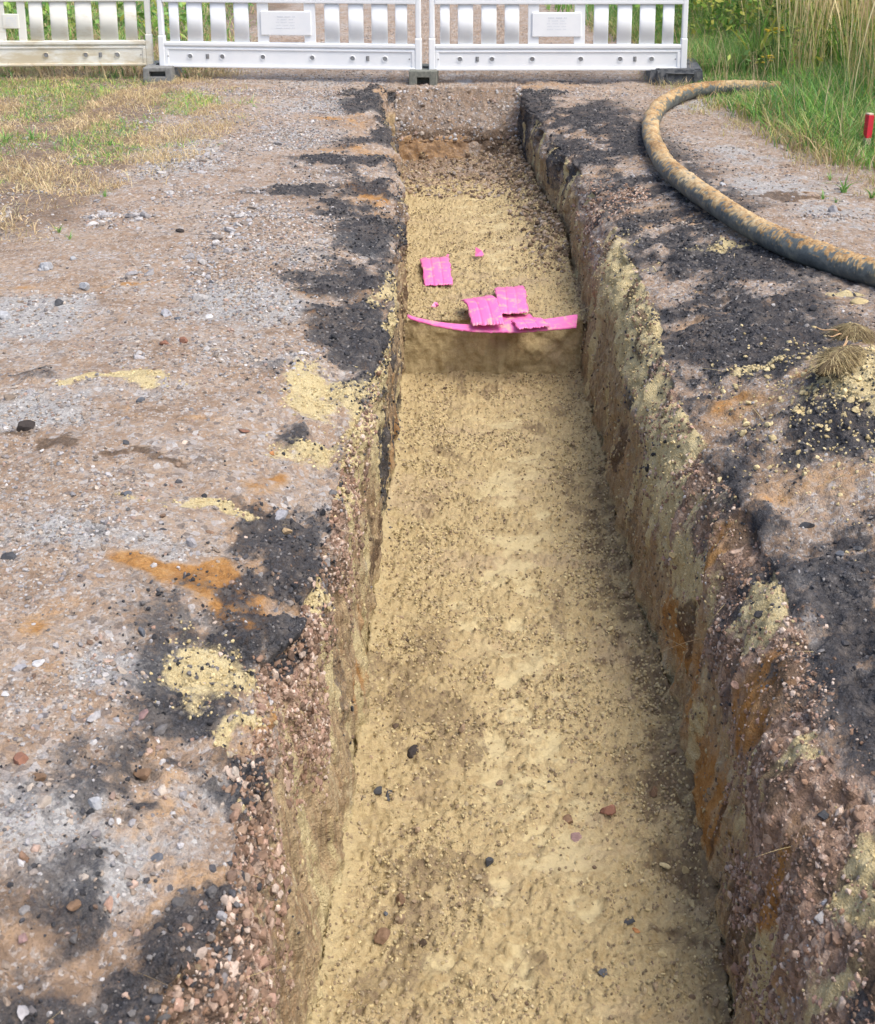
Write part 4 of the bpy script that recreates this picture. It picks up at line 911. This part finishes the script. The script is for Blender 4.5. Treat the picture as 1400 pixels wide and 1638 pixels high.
# tall stalks with seed heads on the bank
f = lambda x, y: sst(2.3, 3.2, x+(nz(x, y, 1.2)-.5)*1.0+.0*y)*(.3+nz(x, y, 1.5, 6))
x, y, z = area(16000, f, 2.3, 7, 7.4, 15); parts = [blades('', x, y, z, .75+.65*rng.random(len(x)), .006, mixc(STRAW[:3]+[(.55,.47,.28),(.44,.40,.20),(.34,.34,.13)], len(x))*1.25, .20, levels=7, tipw=.006)]
x, y, z = area(16000, f, 2.3, 7, 7.4, 15); parts.append(blades('', x, y, z, .35+.45*rng.random(len(x)), .009, mixc(OLIVE+GREEN, len(x)), .5, levels=5))
x, y, z = area(700, lambda x, y: sst(0, .3, x-GE(y)), 1.5, 3, 6, 12); parts.append(blades('', x, y, z, .25+.3*rng.random(len(x)), .005, mixc(STRAW, len(x)), .3, levels=5))
veg('tall_dry_stalks', parts, 'tall straw coloured grass stalks with seed heads on the right bank', 'grass')
# leafy weeds (quads turned every way round upright stems)
def leafcloud(n, fx, x0, x1, y0, y1, hmax, size, pal, zmin=.0):
    x, y, z = area(n, fx, x0, x1, y0, y1); n = len(x); zz5 = z+zmin+hmax*rng.random(n)*(.5+nz(x, y, 3))
    a = rng.normal(size=(n, 3)); a /= np.linalg.norm(a, axis=1, keepdims=True); b2 = np.cross(a, rng.normal(size=(n, 3))); b2 /= np.linalg.norm(b2, axis=1, keepdims=True)
    s = size*(.5+rng.random(n))[:, None]; c = np.stack([x, y, zz5], 1)
    V = np.stack([c-a*s, c-b2*s*.42-a*s*.1, c+a*s, c+b2*s*.42-a*s*.1], 1).reshape(-1, 3)
    return V, np.arange(n*4), np.arange(n)*4, np.repeat(mixc(pal, n), 4, 0)
WEED = [(.08,.16,.03),(.12,.22,.04),(.17,.26,.05),(.24,.30,.07),(.06,.12,.03),(.30,.30,.06)]
fw = lambda x, y: np.exp(-((x-2.75-(y-10)*-.05)/.75)**2)*sst(.38, .55, nz(x, y, 1.6, 11))
p1 = leafcloud(26000, fw, 1.7, 5, 9.2, 14, .95, .035, WEED); p2 = leafcloud(6000, fw, 1.8, 4, 8.6, 9.6, .35, .03, WEED)
p3 = leafcloud(9000, lambda x, y: sst(.44, .6, nz(x, y, 1.1, 2)), -7, -2.6, 11.4, 18, .35, .045, WEED+LUSH)
#p4 = leafcloud(600, lambda x, y: sst(.55, .62, nz(x, y, 3, 4)), -3.6, -2.0, 6.8, 9.3, .07, .028, LUSH)
veg('leafy_weeds', [p1, p2, p3], 'leafy green weeds growing through the grass', 'weeds')
# single small plants
def plant(px, py, s, label, n=14, pal=LUSH, name='weed_plant', flower=None, h=None):
    g = G(px, py); z0 = float(hgt(g[0], g[1])); h = h or s
    t = thing(name, label, 'plant', (g[0], g[1], z0))
    a = np.linspace(0, 2*math.pi, n, endpoint=False)+rng.random(n); r = s*.10*rng.random(n)
    v = blades('', r*np.cos(a), r*np.sin(a), np.zeros(n), h*(.6+.6*rng.random(n)), s*.09, mixc(pal, n), .8, dirv=a, levels=5)
    me = raw_mesh('leaves', v[0], v[1], v[2], False, v[3].astype(np.float32)); link('leaves', me, M_GRASS, t)
    if flower:
        for k in range(7):
            bm = bmesh.new(); q_ = Vector((random.uniform(-.05, .05), random.uniform(-.04, .04), h*1.05+random.uniform(-.03, .03))); bmesh.ops.create_icosphere(bm, subdivisions=1, radius=.014, matrix=Matrix.Translation(q_) @ Matrix.Diagonal((1.3, 1.2, .5, 1))); bm_obj('flower_head', bm, M_YEL, t)
        bm = bmesh.new(); bmesh.ops.create_cone(bm, segments=6, radius1=.005, radius2=.003, depth=h*1.05, matrix=Matrix.Translation((0, 0, h*.52))); bm_obj('stem', bm, M_STEM, t)
M_YEL = solid('yellow_petals', (.62, .46, .03), (.50, .34, .03), 30, .7, 0); M_STEM = solid('green_stem', (.10, .16, .04), (.14, .18, .05), 30, .7, 0)
for a in [(95,376,.05,'small dark green weed tuft on the left verge above the chunky pale stone'),(112,388,.045,'tiny weed right of and below the small dark green tuft on the left verge'),
          (8,226,.12,'broad leaved green weed cut by the left frame edge'),(52,222,.10,'light green weed tuft right of the one at the left frame edge'),
          (168,318,.05,'short green weed standing alone in the dry straw of the left verge'),(176,232,.07,'small green weed at the right end of the left grass patch'),
          (1316,318,.06,'lowest of the small green sprigs sprouting in gravel left of the grass'),(1350,306,.11,'upright thin green sprig in the gravel below the grass edge'),
          (1328,286,.05,'small green sprig right under the grass edge'),(1395,316,.08,'leafy sprig at the right frame edge above the gravel'),
          (1337,324,.035,'bright green leaves beside the dark stone in the gravel')]: plant(*a)
for px, py, h, lab in [(1207,118,.62,'weed with a yellow flower head high up, leftmost of the flowering ones'),(1232,122,.36,'weed with yellow flowers near mid height in the green thicket'),(1226,132,.17,'low yellowing flower weed just above the end of the hose'),(1246,120,.33,'weed with yellow flowers, rightmost of the flowering ones')]:
    plant(px, py, h*.6, lab, 22, WEED, 'flowering_weed', True, h)

# ------------------------------------------------------------ root clumps, sand pile details
def strands(n, ln, rad, col_, flat=.5):
    a = rng.random(n)*2*math.pi; u = rng.random(n)**.5; x = np.cos(a)*u*rad[0]; y = np.sin(a)*u*rad[1]; z = rad[2]*np.sqrt(np.clip(1-u*u, 0, 1))*1.3
    v = blades('', x, y, z*.95, ln*(.3+rng.random(n)), .0024, mixc(col_, n)*.8, 1.6, dirv=a+rng.normal(size=n)*.9, levels=6, up0=flat*.6, curl=.5)
    # let the tips droop
    V = v[0].reshape(n, -1, 3); k = np.arange(V.shape[1])//2/5.0; V[:, :, 2] -= (k[None]**2)*ln*.8; V[:, :, 2] = np.maximum(V[:, :, 2], .001)
    return V.reshape(-1, 3), v[1], v[2], v[3]
ROOT = [(.30,.24,.12),(.20,.15,.08),(.40,.33,.18),(.13,.095,.055)]
def root_clump(px, py, rad, rz, label, stalks):
    g = G(px, py); t = thing('root_clump', label, 'root clump', (g[0], g[1], near_z(g[0], g[1])), rz)
    v, f = ICO[3]; vv = v.copy(); nzv = fbm(v[:, 0]*3+5, v[:, 1]*3+v[:, 2]*2, 4, 5, .7); vv = vv*(.55+1.1*nzv[:, None])*np.array(rad); vv[:, 2] = np.maximum(vv[:, 2], -.02)
    me = raw_mesh('soil_core', vv, f.ravel(), np.arange(len(f))*3, True, np.tile(np.array([[.09, .065, .035]]), (len(vv), 1)).astype(np.float32)); link('soil_core', me, M_STONE, t)
    s = strands(2600, .034, rad, ROOT); me = raw_mesh('roots', s[0], s[1], s[2], False, s[3].astype(np.float32)); link('roots', me, M_GRASS, t)
    for (dx, dy, an, L_) in stalks:
        p0 = Vector((dx, dy, .02)); p1 = p0+Vector((math.cos(an)*L_, math.sin(an)*L_, .012)); V, Fq = tube([p0.lerp(p1, k/6)+Vector((0, 0, .006*math.sin(k))) for k in range(7)], lambda i, a: .0035*(1-.09*i), 6)
        me = bpy.data.meshes.new('stalk'); me.from_pydata(V, [], Fq); link('stalk', me, M_STRAW, t)
M_STRAW = solid('straw', (.48, .28, .14), (.40, .32, .2), 60, .8, 0)
root_clump(1366, 540, (.048, .058, .042), 0, 'round tuft of pale roots with a reddish straw sticking out to the left', [(-.04, 0, 2.75, .09), (-.04, -.02, 3.5, .07)])
root_clump(1342, 622, (.105, .036, .03), .75, 'long dark mat of roots and soil lying on the yellow sand pile', [(0, 0, .4, .14), (-.02, .01, .2, .12)])
g = G(1375, 484); v, f = ICO[3]; vv = v*(.75+.5*fbm(v[:, 0]*2+5, v[:, 1]*2+v[:, 2], 6, 3))[:, None]*np.array([.032, .03, .014]); me = raw_mesh('sand_clod', vv, f.ravel(), np.arange(len(f))*3, True, np.tile(np.array([[.46, .37, .2]]), (len(vv), 1)).astype(np.float32)); o = link('sand_clod', me, M_STONE); o.location = (g[0], g[1], near_z(g[0], g[1])+.005); tag(o, 'lone lump of yellow sand above the round root tuft, at the right frame edge', 'clod')
tx = pick(floorm.ravel()*(Yf < YEND)*.4+gm*onpath*.5+wallm.ravel()*.25, 420)
tv = blades('', FP[tx, 0], FP[tx, 1], FP[tx, 2]+.002, .02+.05*rng.random(len(tx)), np.maximum(.0012, .0007*FP[tx, 1]), mixc(ROOT, len(tx)), 3.0, levels=6, up0=.12, curl=.25)
me = raw_mesh('plant_litter', tv[0], tv[1], tv[2], False, tv[3].astype(np.float32)); o = link('plant_litter', me, M_GRASS); tag(o, 'bits of root and straw scattered over sand and path', kind='stuff')
print('verts', NR*NCOL)
